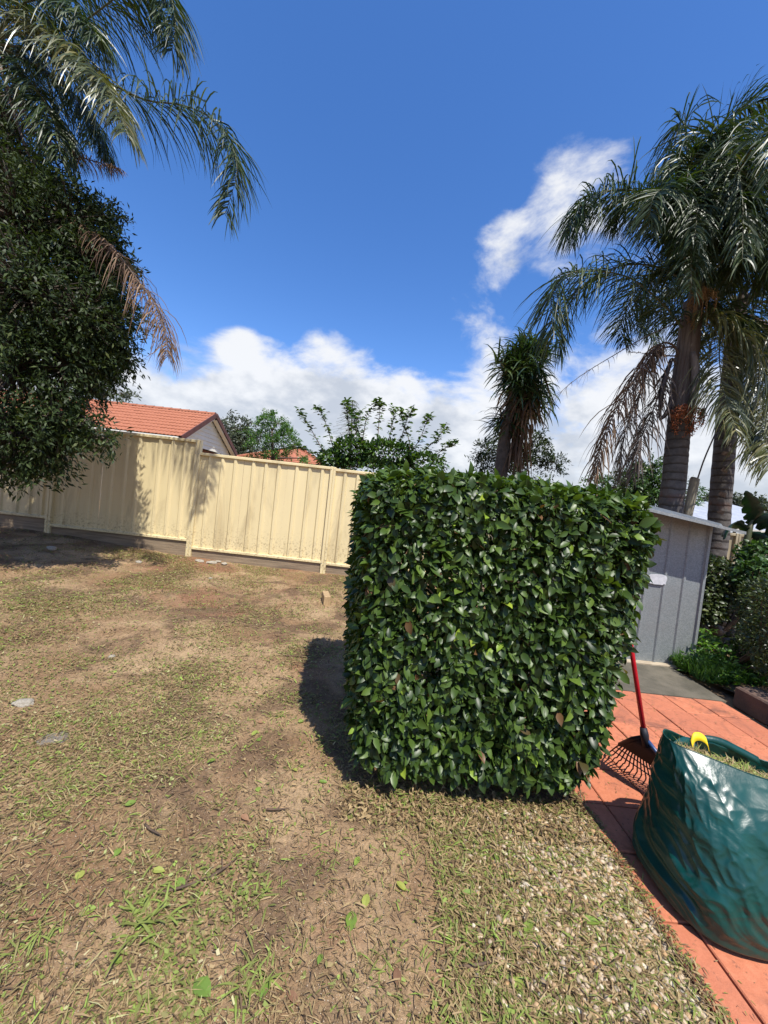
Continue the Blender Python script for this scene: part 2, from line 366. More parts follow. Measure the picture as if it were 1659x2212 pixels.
def spline(pts, n):
    pts = [Vector(p) for p in pts]; p = [pts[0]*2-pts[1]] + pts + [pts[-1]*2-pts[-2]]; m = len(pts)-1; outp = []
    for i in range(n):
        t = i/(n-1)*m; k = min(int(t), m-1); f = t-k; a, b_, c, d = p[k], p[k+1], p[k+2], p[k+3]
        outp.append(.5*((2*b_) + (c-a)*f + (2*a-5*b_+4*c-d)*f*f + (3*b_-a-3*c+d)*f**3))
    return outp
def gz(x, y):
    """ground height: rises gently to the left toward the fence"""
    t = min(max((-x-2.2)/5.0, 0), 1); u = min(max((y-3.0)/4.0, 0), 1)
    return 0.22*t*t*(3-2*t)*u

# ------------------------------------------------------------------ ground
def axis(lo, hi, step, far):
    a = list(np.arange(lo, hi+1e-6, step)); d = step; x = a[-1]
    while x < far: d *= 1.35; x += d; a.append(x)
    d = step; x = a[0]; pre = []
    while x > -far: d *= 1.35; x -= d; pre.append(x)
    return np.array(pre[::-1] + a)
gx = axis(-8, 5, .07, 600); gy = axis(.2, 8, .07, 600)
V = np.zeros((len(gy), len(gx), 3)); V[..., 0] = gx[None]; V[..., 1] = gy[:, None]
for j, y in enumerate(gy):
    for i, x in enumerate(gx):
        z = gz(x, y)
        if abs(x) < 9 and -.5 < y < 9:
            z += .016*mnoise.noise((x*1.7, y*1.7, 0)) + .010*mnoise.noise((x*5, y*5, 3)) + .006*mnoise.noise((x*13, y*13, 5))
        if x > 1.05: z = min(z, 0)*.3 - .035*min(1, (x-1.05)/.1)
        V[j, i, 2] = z
ny, nx = len(gy), len(gx); I = np.arange(nx*ny).reshape(ny, nx)
Fq = np.stack([I[:-1, :-1], I[:-1, 1:], I[1:, 1:], I[1:, :-1]], -1).reshape(-1, 4)
ground = fast('ground', V.reshape(-1, 3), [Fq], 'soil'); tag(ground, 'bare brown soil yard with thin mown weeds', 'ground', kind='structure')

# ------------------------------------------------------------------ paving
PX = [1.165, 1.30] + [1.30 + .262*k for k in range(1, 8)]
PY1, PYS = 3.34, .28
pav = MB(); pav.box(((1.16+3.14)/2, 1.3, -.03), (3.14-1.16, 4.08, .05)); paving = pav.build('paving', 'joint_sand', None, (1.16, 3.3, -.03))
tag(paving, 'terracotta red paver patio beside the clipped hedge', 'paving', kind='structure')
tile_me = {}
for i in range(len(PX)-1):
    x0, x1 = PX[i], PX[i+1]
    for j in range(9):
        y1 = PY1 - j*PYS; y0 = y1-PYS
        if y0 < .5: break
        wdt = round(x1-x0, 3)
        if wdt not in tile_me:
            mb = MB(); mb.box((0, 0, 0), (wdt-.007, PYS-.007, .04), bev=.004); me = bpy.data.meshes.new('paver')
            me.from_pydata(mb.v, [], mb.f); me.materials.append(MATS['paver']); tile_me[wdt] = me
        o = bpy.data.objects.new('paver', tile_me[wdt]); link(o, paving)
        o.location = Vector(((x0+x1)/2, (y0+y1)/2, -.004+random.uniform(-.0025, .0025))) - wloc(paving)
        o.rotation_euler = (random.uniform(-.006, .006), random.uniform(-.006, .006), random.uniform(-.004, .004))
# concrete slab behind the pavers
sl_ = MB(); pts = [(1.45, 3.355), (3.19, 3.355), (3.22, 3.75), (3.22, 4.12), (3.22, 5.2), (1.45, 5.2)]
n = len(pts); vs = [(x, y, .012) for x, y in pts] + [(x, y, -.08) for x, y in pts]
sl_.add(vs, [tuple(range(n)), tuple(reversed(range(n, 2*n)))] + [(i, i+n, (i+1) % n+n, (i+1) % n) for i in range(n)])
slab = sl_.build('concrete_path', 'concrete', None, (2, 4, 0)); tag(slab, 'dark weathered concrete slab in front of the metal shed', 'path', kind='structure')

# ------------------------------------------------------------------ cream steel fence
YF = 7.0
def rib_profile(width, period=.232):
    x = 0; pr = []
    while x < width - 1e-4:
        for dx, dy in ((0, 0), (.135, 0), (.158, .028), (.196, .028), (.219, 0)):
            if x+dx <= width: pr.append((x+dx, dy))
        x += period
    pr.append((width, pr[-1][1])); return pr
def sheet(parent, x0, x1, z0, z1, y, mat, dx=(1, 0), name='sheet'):
    pr = rib_profile(x1-x0); mb = MB(); vs = []; fs = []
    for a, d in pr: vs += [(x0+a, y-d, z0), (x0+a, y-d, z1)]
    for i in range(len(pr)-1): fs.append((2*i, 2*i+2, 2*i+3, 2*i+1))
    mb.add(vs, fs); return mb.build(name, mat, parent)
def fence_panel(root, xa, xb, zt, zb, zg, mat, y=YF):
    """xa, xb post centres; zt top rail, zb bottom rail underside, zg ground"""
    a, bx = xa+.045, xb-.045; n = 3; wd = (bx-a)/n
    for k in range(n): sheet(root, a+k*wd+.001, a+(k+1)*wd-.001, zb+.035, zt-.03, y+.004*(k % 2), mat)
    MB().box(((a+bx)/2, y-.012, zt-.02), (bx-a, .062, .05), bev=.006).build('top_rail', mat, root)
    MB().box(((a+bx)/2, y-.012, zb+.024), (bx-a, .062, .048), bev=.006).build('bottom_rail', mat, root)
def fence_post(root, x, zt, zb, mat, y=YF):
    p = MB(); p.box((x-.026, y-.012, (zt+zb)/2), (.046, .085, zt-zb), bev=.006); p.box((x+.026, y-.012, (zt+zb)/2-.004), (.046, .085, zt-zb-.008), bev=.006)
    p.box((x, y-.012, (zt+zb)/2-.01), (.012, .06, zt-zb-.02)); p.build('post', mat, root)
xA = P(105, 1155, YF).x; xB = P(408, 1205, YF).x; xC = P(697, 1240, YF).x; pw = xC-xB
zt_r = (P(440, 977, YF).z + P(715, 1011, YF).z)/2; zb_r = (P(425, 1188, YF).z + P(690, 1215, YF).z)/2
zt_l = (P(425, 951, YF).z + P(290, 936, YF).z)/2; zb_l = (P(400, 1169, YF).z + P(130, 1138, YF).z)/2
fence = empty('steel_fence', (xB, YF, 0), 'cream ribbed steel fence with timber plinth boards along the yard', 'fence')
xs = [xB-2*pw-.04, xA, xB, xC, xC+pw, xC+2*pw]
tops = [(zt_l+.12, zb_l+.13), (zt_l, zb_l), (zt_r, zb_r), (zt_r-.02, zb_r-.02), (zt_r-.05, zb_r-.06)]
for i, (zt, zb) in enumerate(tops):
    fence_panel(fence, xs[i], xs[i+1], zt, zb, 0, 'cream_steel')
    g0 = gz((xs[i]+xs[i+1])/2, YF)
    pl = MB(); pl.box(((xs[i]+xs[i+1])/2, YF+.01, (zb-.002+g0-.12)/2), (xs[i+1]-xs[i]-.10, .05, zb-.002-g0+.12), bev=.006); pl.build('plinth_board', 'sleeper', fence)
for i, x in enumerate(xs):
    zt = max(tops[max(i-1, 0)][0], tops[min(i, len(tops)-1)][0])+.012
    fence_post(fence, x, zt, gz(x, YF)-.1, 'cream_steel')
    for zz in (tops[min(i, len(tops)-1)][0]-.02, tops[min(i, len(tops)-1)][1]+.03):
        for dx in (-.03, .03): MB().tube([(x+dx, YF-.058, zz), (x+dx, YF-.052, zz)], .007, 6).build('screw', 'galvanised', fence)
# weathered fence far right
fence2 = empty('old_fence', (5.3, 7.2, 0), 'weathered grey cream steel fence behind the palm trunk', 'fence')
zt2 = P(1590, 1153, 7.2).z
for xa, xb in ((xs[-1]+.2, 6.6), (6.6, 9.2)): fence_panel(fence2, xa, xb, zt2, .15, 0, 'old_steel', 7.2)
for x in (xs[-1]+.2, 6.6, 9.2): fence_post(fence2, x, zt2+.01, -.1, 'old_steel', 7.2)

# ------------------------------------------------------------------ neighbour's tiled house
Z0H = .2
hx = -8.1; yE, yR, yB = 15.0, 17.65, 20.3; zE = 3.04; zR = 4.47; xL = -21.0
house = empty('tiled_house', (hx-6, 17.65, Z0H), 'neighbouring house with orange terracotta tile roof and white gable boards', 'house')
mb = MB(); mb.box(((hx-.45+xL)/2, 17.65, (Z0H+zE-.2)/2), (abs(xL-hx)-.45, 4.3, zE-.2-Z0H)); mb.build('wall', 'mortar', house)
# bricks on the gable wall near the visible corner
br = MB(); 
bme = bpy.data.meshes.new('brick'); q = MB().box((0, 0, 0), (.022, .225, .072), bev=.004); bme.from_pydata(q.v, [], q.f); bme.materials.append(MATS['brick'])
bcount = 0
for r in range(16):
    for c in range(18):
        o = bpy.data.objects.new('brick', bme); link(o, house)
        o.location = Vector((hx-.45+.012, 15.62+.24*c+(.12 if r % 2 else 0), zE-.26-.086*r)) - wloc(house)
sl2 = math.atan2(zR-zE, yR-yE)
def slope_pt(x, y_front, off=0):   # front slope
    t = (y_front-yE)/(yR-yE); return Vector((x, y_front-math.sin(sl2)*off, zE+t*(zR-zE)+math.cos(sl2)*off))
rf = MB()
for sgn in (0, 1):
    ya, yb = (yE, yR) if sgn == 0 else (yB, yR)
    vs = [(xL, ya, zE), (hx, ya, zE), (hx, yb, zR), (xL, yb, zR)]
    rf.add([(x, y, z-.02) for x, y, z in vs] + [(x, y, z-.10) for x, y, z in vs], [(0, 1, 2, 3), (7, 6, 5, 4), (0, 4, 5, 1), (1, 5, 6, 2), (2, 6, 7, 3), (3, 7, 4, 0)])
roof = rf.build('roof', 'eave_dark', house)
# one terracotta tile: double-roll profile with a thick nose
def tile_mesh(wd=.30, ln=.36):
    mb = MB(); xs_ = [i/8*wd for i in range(9)]; pr = [(x, .028*abs(math.sin(x/wd*2*math.pi))**.7) for x in xs_]
    vs = []; fs = []
    for x, z in pr: vs += [(x, 0, z+.034), (x, ln, z+.006), (x, 0, z+.010)]
    for i in range(8):
        a = 3*i; c = 3*i+3
        fs += [(a, c, c+1, a+1), (a+2, c+2, c, a)]
    mb.add(vs, fs); me = bpy.data.meshes.new('roof_tile'); me.from_pydata(mb.v, [], mb.f); me.materials.append(MATS['terracotta'])
    me.polygons.foreach_set('use_smooth', [True]*len(me.polygons)); return me
tme = tile_mesh(); slen = math.hypot(zR-zE, yR-yE); rows = 9; cp = slen/rows; cols_ind = 30
tiles_far = MB()
for r in range(rows):
    for c in range(42):
        x = hx - .30*(c+1); y = yE-.06+ (r*cp)*math.cos(sl2); z = zE-.03+(r*cp)*math.sin(sl2)
        if c < cols_ind+3:
            o = bpy.data.objects.new('roof_tile', tme); link(o, roof); o.location = Vector((x+random.uniform(-.004, .004), y, z+random.uniform(-.003, .003))) - wloc(roof); o.rotation_euler = (sl2+random.uniform(-.012, .012), 0, random.uniform(-.006, .006))
        else:
            Rm = Matrix.Rotation(sl2, 3, 'X'); tiles_far.add([Rm @ v.co + Vector((x, y, z)) for v in tme.vertices], [tuple(p.vertices) for p in tme.polygons])
for r in range(rows):                                    # rear slope
    for c in range(42):
        x = hx - .30*(c+1); y = yB+.06-(r*cp)*math.cos(sl2); z = zE-.03+(r*cp)*math.sin(sl2)
        Rm = Matrix.Rotation(math.pi, 3, 'Z') @ Matrix.Rotation(sl2, 3, 'X'); tiles_far.add([Rm @ v.co + Vector((x+.3, y, z)) for v in tme.vertices], [tuple(p.vertices) for p in tme.polygons])
tag(tiles_far.build('roof_tiles', 'terracotta', roof), kind='stuff')
for c in range(32):                                       # ridge caps
    x = hx-.02-.4*c; mb = MB(); vs = []; fs = []
    for k in range(2):
        for i in range(7):
            t = math.pi*i/6; rr = .125 - .012*k; vs.append((x-.43*k, yR+math.cos(t)*rr, zR-.01+math.sin(t)*rr*.8+.012*(1-k)))
    for i in range(6): fs.append((i, i+1, i+8, i+7))
    mb.add(vs, fs); mb.build('ridge_tile', 'tile_ridge', roof, smooth=True)
for ya in (yE, yB):                                       # barge boards
    L = slen+.1; sg = 1 if ya == yE else -1; ang = sl2*sg
    c = Vector((hx+.03, (ya+yR)/2-.05*sg, (zE+zR)/2-.05)); MB().box(c, (.035, L, .20), Matrix.Rotation(ang, 3, 'X')).build('barge_board', 'barge', house)
    c2 = c + Vector((-.02, .02*sg, -.13)); MB().box(c2+Vector((-.10, 0, -.02)), (.20, L-.25, .02), Matrix.Rotation(ang, 3, 'X')).build('soffit', 'cladding', house)
gb = 0
z = zE-.20
while z < zR-.2:                                          # gable weatherboards
    half = (zR-.12-max(z+.08, zE-.05))/math.tan(sl2); half = min(half, 2.62)
    mb = MB(); vs = [(hx-.25, yR-half, z), (hx-.25, yR+half, z), (hx-.275, yR+half-.15, z+.19), (hx-.275, yR-half+.15, z+.19), (hx-.29, yR-half, z), (hx-.29, yR+half, z)]
    mb.add(vs, [(0, 1, 2, 3), (4, 5, 1, 0)]); mb.build('weatherboard', 'cladding', house); z += .185
MB().box((hx-6.3, yE-.10, zE-.10), (12.4, .12, .11), bev=.02).build('gutter', 'gutter', house)
MB().box((hx-6.3, yE+.25, zE-.20), (12.3, .5, .03)).build('soffit', 'eave_dark', house)
# air conditioner box by the corner
acp = P(500, 958, 14.0); 
# second house: distant red roof
h2 = empty('distant_house', P(630, 985, 30)*1, 'distant brick house with low red hipped roof beyond the fence', 'house')
h2.location.z = 0
ap = P(633, 963, 30); lf = P(555, 990, 29); rt = P(690, 988, 29)
mb = MB(); zb2 = min(lf.z, rt.z)-.15; L2, R2 = lf.x-1.2, rt.x+.8
mb.add([(L2, 28, zb2), (R2, 28, zb2), (R2, 36, zb2), (L2, 36, zb2), (ap.x-.3, 31.5, ap.z), (ap.x+.3, 32.5, ap.z)], [(0, 1, 5, 4), (1, 2, 5), (2, 3, 4, 5), (3, 0, 4), (3, 2, 1, 0)]); r2 = mb.build('roof', 'terracotta', h2)
for k in range(9):
    f = (k+.5)/9; a = Vector((L2, 28, zb2)).lerp(Vector((ap.x-.3, 31.5, ap.z)), f); c = Vector((R2, 28, zb2)).lerp(Vector((ap.x+.3, 32.5, ap.z)), f)
    MB().box(((a+c)/2)+Vector((0, -.02, .03)), ((c-a).length, .07, .05)).build('tile_course', 'tile_ridge', r2)
for a, c in (((L2, 28, zb2), (ap.x-.3, 31.5, ap.z)), ((R2, 28, zb2), (ap.x+.3, 32.5, ap.z)), ((ap.x-.3, 31.5, ap.z), (ap.x+.3, 32.5, ap.z))):
    MB().tube([Vector(a)+Vector((0, 0, .04)), Vector(c)+Vector((0, 0, .04))], .09, 6).build('hip_cap', 'tile_ridge', r2)
MB().box(((L2+R2)/2, 32, zb2/2), (R2-L2-.8, 7.2, zb2-.02)).build('wall', 'brick', h2)
MB().box(((L2+R2)/2, 27.97, zb2-.05), (R2-L2, .12, .14)).build('gutter', 'gutter', h2)

# ------------------------------------------------------------------ metal shed
YS = 4.12
shed = empty('garden_shed', (2.8, YS, 0), 'small galvanised ribbed metal garden shed with skillion roof', 'shed')
xr_b = G(1485, 1440).x; xr_t = P(1537, 1130, YS).x; zsl = P(1400, 1085, YS).z; zsr = P(1540, 1133, YS).z
xr = (xr_b+xr_t)/2; xl = xr-1.2; zl = zsr+(zsl-zsr)/(xr-P(1400, 1085, YS).x)*(xr-P(1400, 1085, YS).x)
slope = (P(1400, 1085, YS).z-zsr)/(xr-P(1400, 1085, YS).x)
def shed_top(x, y): return zsr + slope*.55*(xr-x) + .16*(y-YS)
SP = 1.25
def shed_sheet(a, c, ya, yb, alongx):
    n = 0; pr = []; L = c-a; x = 0
    while x < L-1e-4:
        for dx, d in ((0, 0), (.150, 0), (.162, .014), (.182, .014), (.194, 0)):
            if x+dx <= L: pr.append((x+dx, d))
        x += .205
    pr.append((L, pr[-1][1])); mb = MB(); vs = []; fs = []
    for t, d in pr:
        if alongx: x, y = a+t, ya-d; lean = 0
        else: x, y = ya+d, a+t
        vs += [(x-(.10 if False else 0), y, .03), (x, y, shed_top(x, y)-.01)]
    for i in range(len(pr)-1): fs.append((2*i, 2*i+2, 2*i+3, 2*i+1))
    return mb.add(vs, fs)
shed_sheet(xl, xl+.614, YS, 0, True).build('wall_sheet', 'galvanised', shed); shed_sheet(xl+.616, xr, YS+.003, 0, True).build('wall_sheet', 'galvanised', shed)
shed_sheet(YS, YS+SP, xr, 0, False).build('wall_sheet', 'galvanised', shed); shed_sheet(YS, YS+SP, xl, 0, False).build('wall_sheet', 'galvanised', shed)
MB().add([(xl, YS+SP, .03), (xr, YS+SP, .03), (xr, YS+SP, shed_top(xr, YS+SP)), (xl, YS+SP, shed_top(xl, YS+SP))], [(0, 1, 2, 3)]).build('wall_sheet', 'galvanised', shed)
for x in (xl, xr): MB().add([(x-.02, YS-.018, .03), (x+.008, YS-.018, .03), (x+.008, YS+.03, .03), (x+.012, YS-.018, shed_top(x, YS)-.02), (x-.016, YS-.018, shed_top(x, YS)-.02), (x+.012, YS+.03, shed_top(x, YS)-.02)], [(0, 1, 3, 4), (1, 2, 5, 3)]).build('corner_trim', 'galvanised', shed)
ro = MB(); cs = [(xl-.08, YS-.28), (xr+.12, YS-.28), (xr+.12, YS+SP+.08), (xl-.08, YS+SP+.08)]
ro.add([(x, y, shed_top(x, y)+.012) for x, y in cs] + [(x, y, shed_top(x, y)-.006) for x, y in cs], [(0, 1, 2, 3), (7, 6, 5, 4), (0, 4, 5, 1), (1, 5, 6, 2), (2, 6, 7, 3), (3, 7, 4, 0)])
shr = ro.build('roof', 'galvanised', shed)
MB().add([(x, y, z) for (x, y, z) in [(xl-.08, YS-.283, shed_top(xl-.08, YS-.28)+.016), (xr+.12, YS-.283, shed_top(xr+.12, YS-.28)+.016), (xr+.12, YS-.283, shed_top(xr+.12, YS-.28)-.012), (xl-.08, YS-.283, shed_top(xl-.08, YS-.28)-.012), (xl-.08, YS-.26, shed_top(xl-.08, YS-.28)+.016), (xr+.12, YS-.26, shed_top(xr+.12, YS-.28)+.016)]], [(0, 1, 2, 3)[::-1], (0, 1, 5, 4)]).build('front_trim', 'galvanised', shr)
for k in range(5):
    x = xl+.1+.26*k; MB().add([(x-.02, YS-.19, shed_top(x, YS-.19)+.013), (x+.02, YS-.19, shed_top(x, YS-.19)+.013), (x, YS-.19, shed_top(x, YS-.19)+.035), (x-.02, YS+SP+.05, shed_top(x, YS+SP+.05)+.013), (x+.02, YS+SP+.05, shed_top(x, YS+SP+.05)+.013), (x, YS+SP+.05, shed_top(x, YS+SP+.05)+.035)], [(0, 1, 2), (0, 2, 5, 3), (2, 1, 4, 5)]).build('roof_rib', 'galvanised', shr)
MB().box(((xl+xr)/2, YS+.3, .014), (xr-xl+.12, .74, .03), bev=.005).build('base_strip', 'pale_concrete', shed)
wp = P(1425, 1252, YS-.02); _n = 26; _vs = [(wp.x-.02+.10*(1+.18*mnoise.noise((k*.9, 1, 0)))*math.copysign(abs(math.cos(k/_n*6.283))**.5, math.cos(k/_n*6.283)), YS-.0165, wp.z+.055*(1+.2*mnoise.noise((k*.8, 5, 0)))*math.copysign(abs(math.sin(k/_n*6.283))**.5, math.sin(k/_n*6.283))) for k in range(_n)]; MB().add(_vs, [tuple(range(_n))]).build('pale_patch', 'pale_grey', shed)  # flat pale grey patch with a wavy outline on the shed front

# ------------------------------------------------------------------ retaining blocks
bx0 = G(1574, 1512).x + .10; yb0 = 3.40
labs = ['square brown retaining block at the slab end of the low garden edge', 'brown retaining block second from the concrete slab along the garden edge', 'brown retaining block third from the concrete slab along the garden edge', 'brown retaining block fourth from the concrete slab along the garden edge']
for k in range(4):
    mb = MB(); mb.box((0, 0, 0), (.21, .31, .185), bev=.014)
    mb.v = [(x+.008*mnoise.noise((x*9+k, y*9, z*9)), y, z+.006*mnoise.noise((x*7, y*7+k, z))) for x, y, z in mb.v]
    o = mb.build('retaining_block', 'block', None, (0, 0, 0)); o.location = (bx0+.012*k+random.uniform(-.005, .005), yb0-.02-.318*k-.155, .06); o.rotation_euler = (0, 0, random.uniform(-.03, .03))
    tag(o, labs[k], 'block', 'retaining blocks along the garden edge')
# raised garden soil at right
gs = MB(); NX, NY = 24, 40; vs = []; fs = []
for j in range(NY):
    for i in range(NX):
        x = bx0+.05+i*.14; y = 1.2+j*.145; h = .10 if y < 3.45 else .10-.06*min(1, (y-3.45)/.3)
        if y > 4.9: h += .5*min(1, (y-4.9)/.5)
        vs.append((x, y, h*min(1, .2+i*.8)+.03*mnoise.noise((x*4, y*4, 1))))
for j in range(NY-1):
    for i in range(NX-1): fs.append((j*NX+i, j*NX+i+1, (j+1)*NX+i+1, (j+1)*NX+i))
gbed = gs.add(vs, fs).build('garden_bed', 'soil', None, (4, 3, 0), smooth=True); tag(gbed, 'raised garden bed soil beside the slab', 'garden bed', kind='structure')

# ------------------------------------------------------------------ clipped hedge
HB = {  # eight corners (x: left/right, y: front/back, z: bottom/top)
    (0, 0, 0): P(750, 1700, 1.82), (1, 0, 0): P(1296, 1742, 1.84), (0, 0, 1): P(800, 1000, 1.80), (1, 0, 1): P(1472, 1084, 1.80),
    (0, 1, 0): P(752, 1360, 3.10), (1, 1, 0): Vector((1.16, 3.0, .10)), (0, 1, 1): P(770, 1035, 3.10), (1, 1, 1): Vector((1.40, 3.0, 1.68))}
def hp(u, v, w_):
    r = np.zeros((len(u), 3))
    for (i, j, k), c in HB.items():
        r += ((u if i else 1-u)*(v if j else 1-v)*(w_ if k else 1-w_))[:, None]*np.array(c)[None]
    return r
hc = hp(np.array([.5]), np.array([.5]), np.array([.5]))[0]
hedge = empty('hedge', (hc[0], hc[1], 0), 'dense dark green glossy leaved hedge clipped to a tall box', 'hedge')
def bulge(u, v, w_):   # rounded box: pull the corners in
    q = np.stack([u, v, w_], 1)*2-1; p_ = 9.0
    m = np.max(np.abs(q), axis=1); n_ = (np.abs(q)**p_).sum(1)**(1/p_); f = np.where(n_ > 0, m/np.maximum(n_, 1e-6), 1)
    q = q*f[:, None]; return (q[:, 0]+1)/2, (q[:, 1]+1)/2, (q[:, 2]+1)/2
def hedge_face(N, fix, val, depth):
    a, c = RNG.random(N), RNG.random(N); d = RNG.exponential(depth, N)*(RNG.random(N) < .93); d = np.clip(d, 0, .25)
    if fix == 0: u, v, w_ = np.where(val, 1-d, d), a, c; out_ = np.tile([1. if val else -1., 0, 0], (N, 1))
    elif fix == 1: u, v, w_ = a, np.where(val, 1-d, d), c; out_ = np.tile([0, 1. if val else -1., 0], (N, 1))
    else: u, v, w_ = a, c, np.where(val, 1-d, d); out_ = np.tile([0, 0, 1. if val else -1.], (N, 1))
    u, v, w_ = bulge(u, v, w_); p = hp(u, v, w_)
    lump = np.array([mnoise.noise((x*4, y*4, z*4))*.022+mnoise.noise((x*11, y*11, z*11))*.020 for x, y, z in p])
    p += out_*lump[:, None]
    return p, out_, d
parts = [hedge_face(*q) for q in ((13500, 1, 0, .045), (6500, 0, 0, .045), (6500, 2, 1, .045), (4500, 0, 1, .045), (3000, 1, 1, .05), (1800, 2, 0, .05))]
pos = np.concatenate([q[0] for q in parts]); outn = np.concatenate([q[1] for q in parts]); dep = np.concatenate([q[2] for q in parts])
N = len(pos); top = outn[:, 2] > .5
down = np.tile([0, 0, -1.], (N, 1)); rd = randdir(N)
ax = np.where(top[:, None], rd*[1, 1, .5] + [0, 0, .5], down*.55 + outn*.28 + rd*.85)
nm = np.where(top[:, None], rd[::-1]*.7 + [0, -.1, 1.0], outn*.85 + [0, 0, .55] + randdir(N)*.62)
Lh = RNG.uniform(.026, .076, N)*np.where(RNG.random(N) < .06, 1.2, 1.0); Wh = Lh*RNG.uniform(.40, .60, N)
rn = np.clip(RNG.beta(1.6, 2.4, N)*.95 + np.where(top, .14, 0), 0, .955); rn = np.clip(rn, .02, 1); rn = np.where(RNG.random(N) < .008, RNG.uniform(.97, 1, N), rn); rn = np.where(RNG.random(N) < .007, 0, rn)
hol = np.array([mnoise.noise((x*7, y*7, z*7))+.5*mnoise.noise((x*17, y*17, z*17)) for x, y, z in pos]); Lh = np.where((hol < -.42) & (dep < .06), Lh*.15, Lh); Wh = np.where((hol < -.42) & (dep < .06), Wh*.15, Wh)
front = np.where((outn[:, 1] < -.5) & (dep < .018))[0]
pick = front[np.argsort(-(Lh*Wh)[front])][:300]; keep = np.ones(N, bool); keep[pick] = False
tag(leaves('foliage', pos[keep], ax[keep], nm[keep], Lh[keep], Wh[keep], 'hedge_leaf', hedge, LT_BROAD, rn[keep]), kind='stuff')
T, FF = LT_BROAD; lme = bpy.data.meshes.new('leaf'); lme.from_pydata([tuple(q) for q in T], [], [tuple(int(i) for i in f) for a in FF for f in a]); lme.materials.append(MATS['hedge_leaf_single']); lme.polygons.foreach_set('use_smooth', [True]*len(lme.polygons))
for i in pick:
    a = Vector(ax[i]).normalized(); s_ = Vector(nm[i]).cross(a).normalized(); u_ = a.cross(s_)
    M = Matrix((a*Lh[i], s_*Wh[i], u_*Lh[i])).transposed().to_4x4(); M.translation = Vector(pos[i]) - wloc(hedge)
    o = bpy.data.objects.new('leaf', lme); link(o, hedge); o.matrix_local = M
tw = MB()
for k in range(9):                                   # stems
    x, y = HB[(0, 0, 0)].x+.12+(k % 3)*.52+random.uniform(-.1, .1), 2.2+.34*(k//3); p0 = Vector((x, y, -.03)); pts_ = [p0]
    for j in range(5): pts_.append(pts_[-1] + Vector((random.uniform(-.09, .09), random.uniform(-.07, .07), .29)))
    pts_ = [Vector((min(max(q.x, .1), 1.15), q.y, min(q.z, 1.5))) for q in pts_]
    tw.tube(pts_, [.022, .019, .016, .012, .009, .006], 6)
    for j in range(1, 5):
        for _ in range(7):
            d = Vector((random.uniform(-1, 1), random.uniform(-1, 1), random.uniform(.1, .9))).normalized(); q0 = pts_[j]; L = random.uniform(.12, .24)
            tw.tube([q0, q0+d*L*.5+Vector((0, 0, .02)), q0+d*L], [.006, .004, .002], 4, False)
tw.build('stems', 'twig', hedge)
ct = MB(); sel = RNG.choice(np.where((dep < .03) & (outn[:, 2] > -.5))[0], 420, replace=False)
for i in sel:
    q = Vector(pos[i]); o_ = Vector(outn[i]); d = (o_*.8+Vector(randdir(1)[0])*.8).normalized(); ct.tube([q-d*.07, q-d*.02+Vector((0, 0, .004)), q+d*random.uniform(.0, .022)], [.0028, .0024, .0018], 4)
ct.build('cut_twigs', 'cut_twig', hedge)
# leaf litter that shows under the hedge
Nn = 4200; pp = np.stack([RNG.uniform(-.05, 1.13, Nn), 1.68+1.2*RNG.random(Nn)**1.5, RNG.uniform(.003, .03, Nn)], 1)
tag(leaves('leaf_litter', pp, randdir(Nn)*[1, 1, .25], randdir(Nn)*.5+[0, 0, 1], RNG.uniform(.015, .045, Nn), RNG.uniform(.004, .014, Nn), 'clip', None, LT_SLIM, RNG.choice([.05, .15, .22, .3, .36, .4, .42, .6], Nn)), 'dry leaf litter under the clipped hedge', 'leaf litter', kind='stuff')

# ------------------------------------------------------------------ trees
def tree(name, label, cat, base, trunk, blobs, leafmat_, L, W, group=None, tmpl=LT_SLIM, trunk_r=.08, bark='bark', hang=.0, clump=.18, per=26, twigs=True, limbs=True, up=.5):
    root = empty(name, base, label, cat, group); tr = MB(); tp = spline(trunk, 10)
    tr.tube(tp, [trunk_r*(1-.65*i/9) for i in range(10)], 9); 
    P_, A_, N_ = [], [], []; lb = MB()
    for (c, r, n) in blobs:
        c = np.array(c); r = np.array(r if hasattr(r, '__len__') else (r, r, r)); nc = max(1, int(n/per))
        dd = randdir(nc); rr = RNG.uniform(.35, 1.0, nc)**.6
        cc = c + dd*r*rr[:, None]
        if limbs:
            best = min(tp, key=lambda q: (q-Vector(c)).length + (0.6*max(0, q.z-c[2])))
            lb.tube(spline([best, best.lerp(Vector(c), .55)+Vector((0, 0, .06*r[2])), Vector(c)], 6), [trunk_r*.42*(1-.13*i) for i in range(6)], 6)
        if twigs:
            for q in cc[::2]:
                m_ = Vector(c).lerp(Vector(q), .5)+Vector((0, 0, .03)); lb.tube([Vector(c), m_, Vector(q)], [trunk_r*.12, trunk_r*.07, trunk_r*.03], 4, False)
        idx = RNG.integers(0, nc, n); sd = nrm(dd*.9 + randdir(nc)*.7 + np.array([0, 0, -.25])); ln_ = clump*RNG.uniform(1.8, 3.6, nc)
        tt_ = RNG.random(n); o_ = sd[idx]; rad_ = RNG.normal(size=(n, 3))*clump*.30
        P_.append(cc[idx] + o_*((tt_-.35)*ln_[idx])[:, None] + np.array([0, 0, -1.])*(tt_**2*ln_[idx]*.25)[:, None] + rad_)
        A_.append(o_*.65 + randdir(n)*.75 + np.array([0, 0, -hang])); N_.append(o_*.25 + randdir(n)*.55 + np.array([0, 0, up]))
    tr.build('trunk', bark, root, smooth=True)
    if lb.v: lb.build('limbs', bark, root, smooth=True)
    pos = np.concatenate(P_); n = len(pos)
    Ls = RNG.uniform(.7, 1.25, n)*L
    tag(leaves('crown', pos, np.concatenate(A_), np.concatenate(N_), Ls, Ls*W/L, leafmat_, root, tmpl, np.clip(RNG.beta(1.6, 2.2, n), 0, 1)), kind='stuff')
    return root
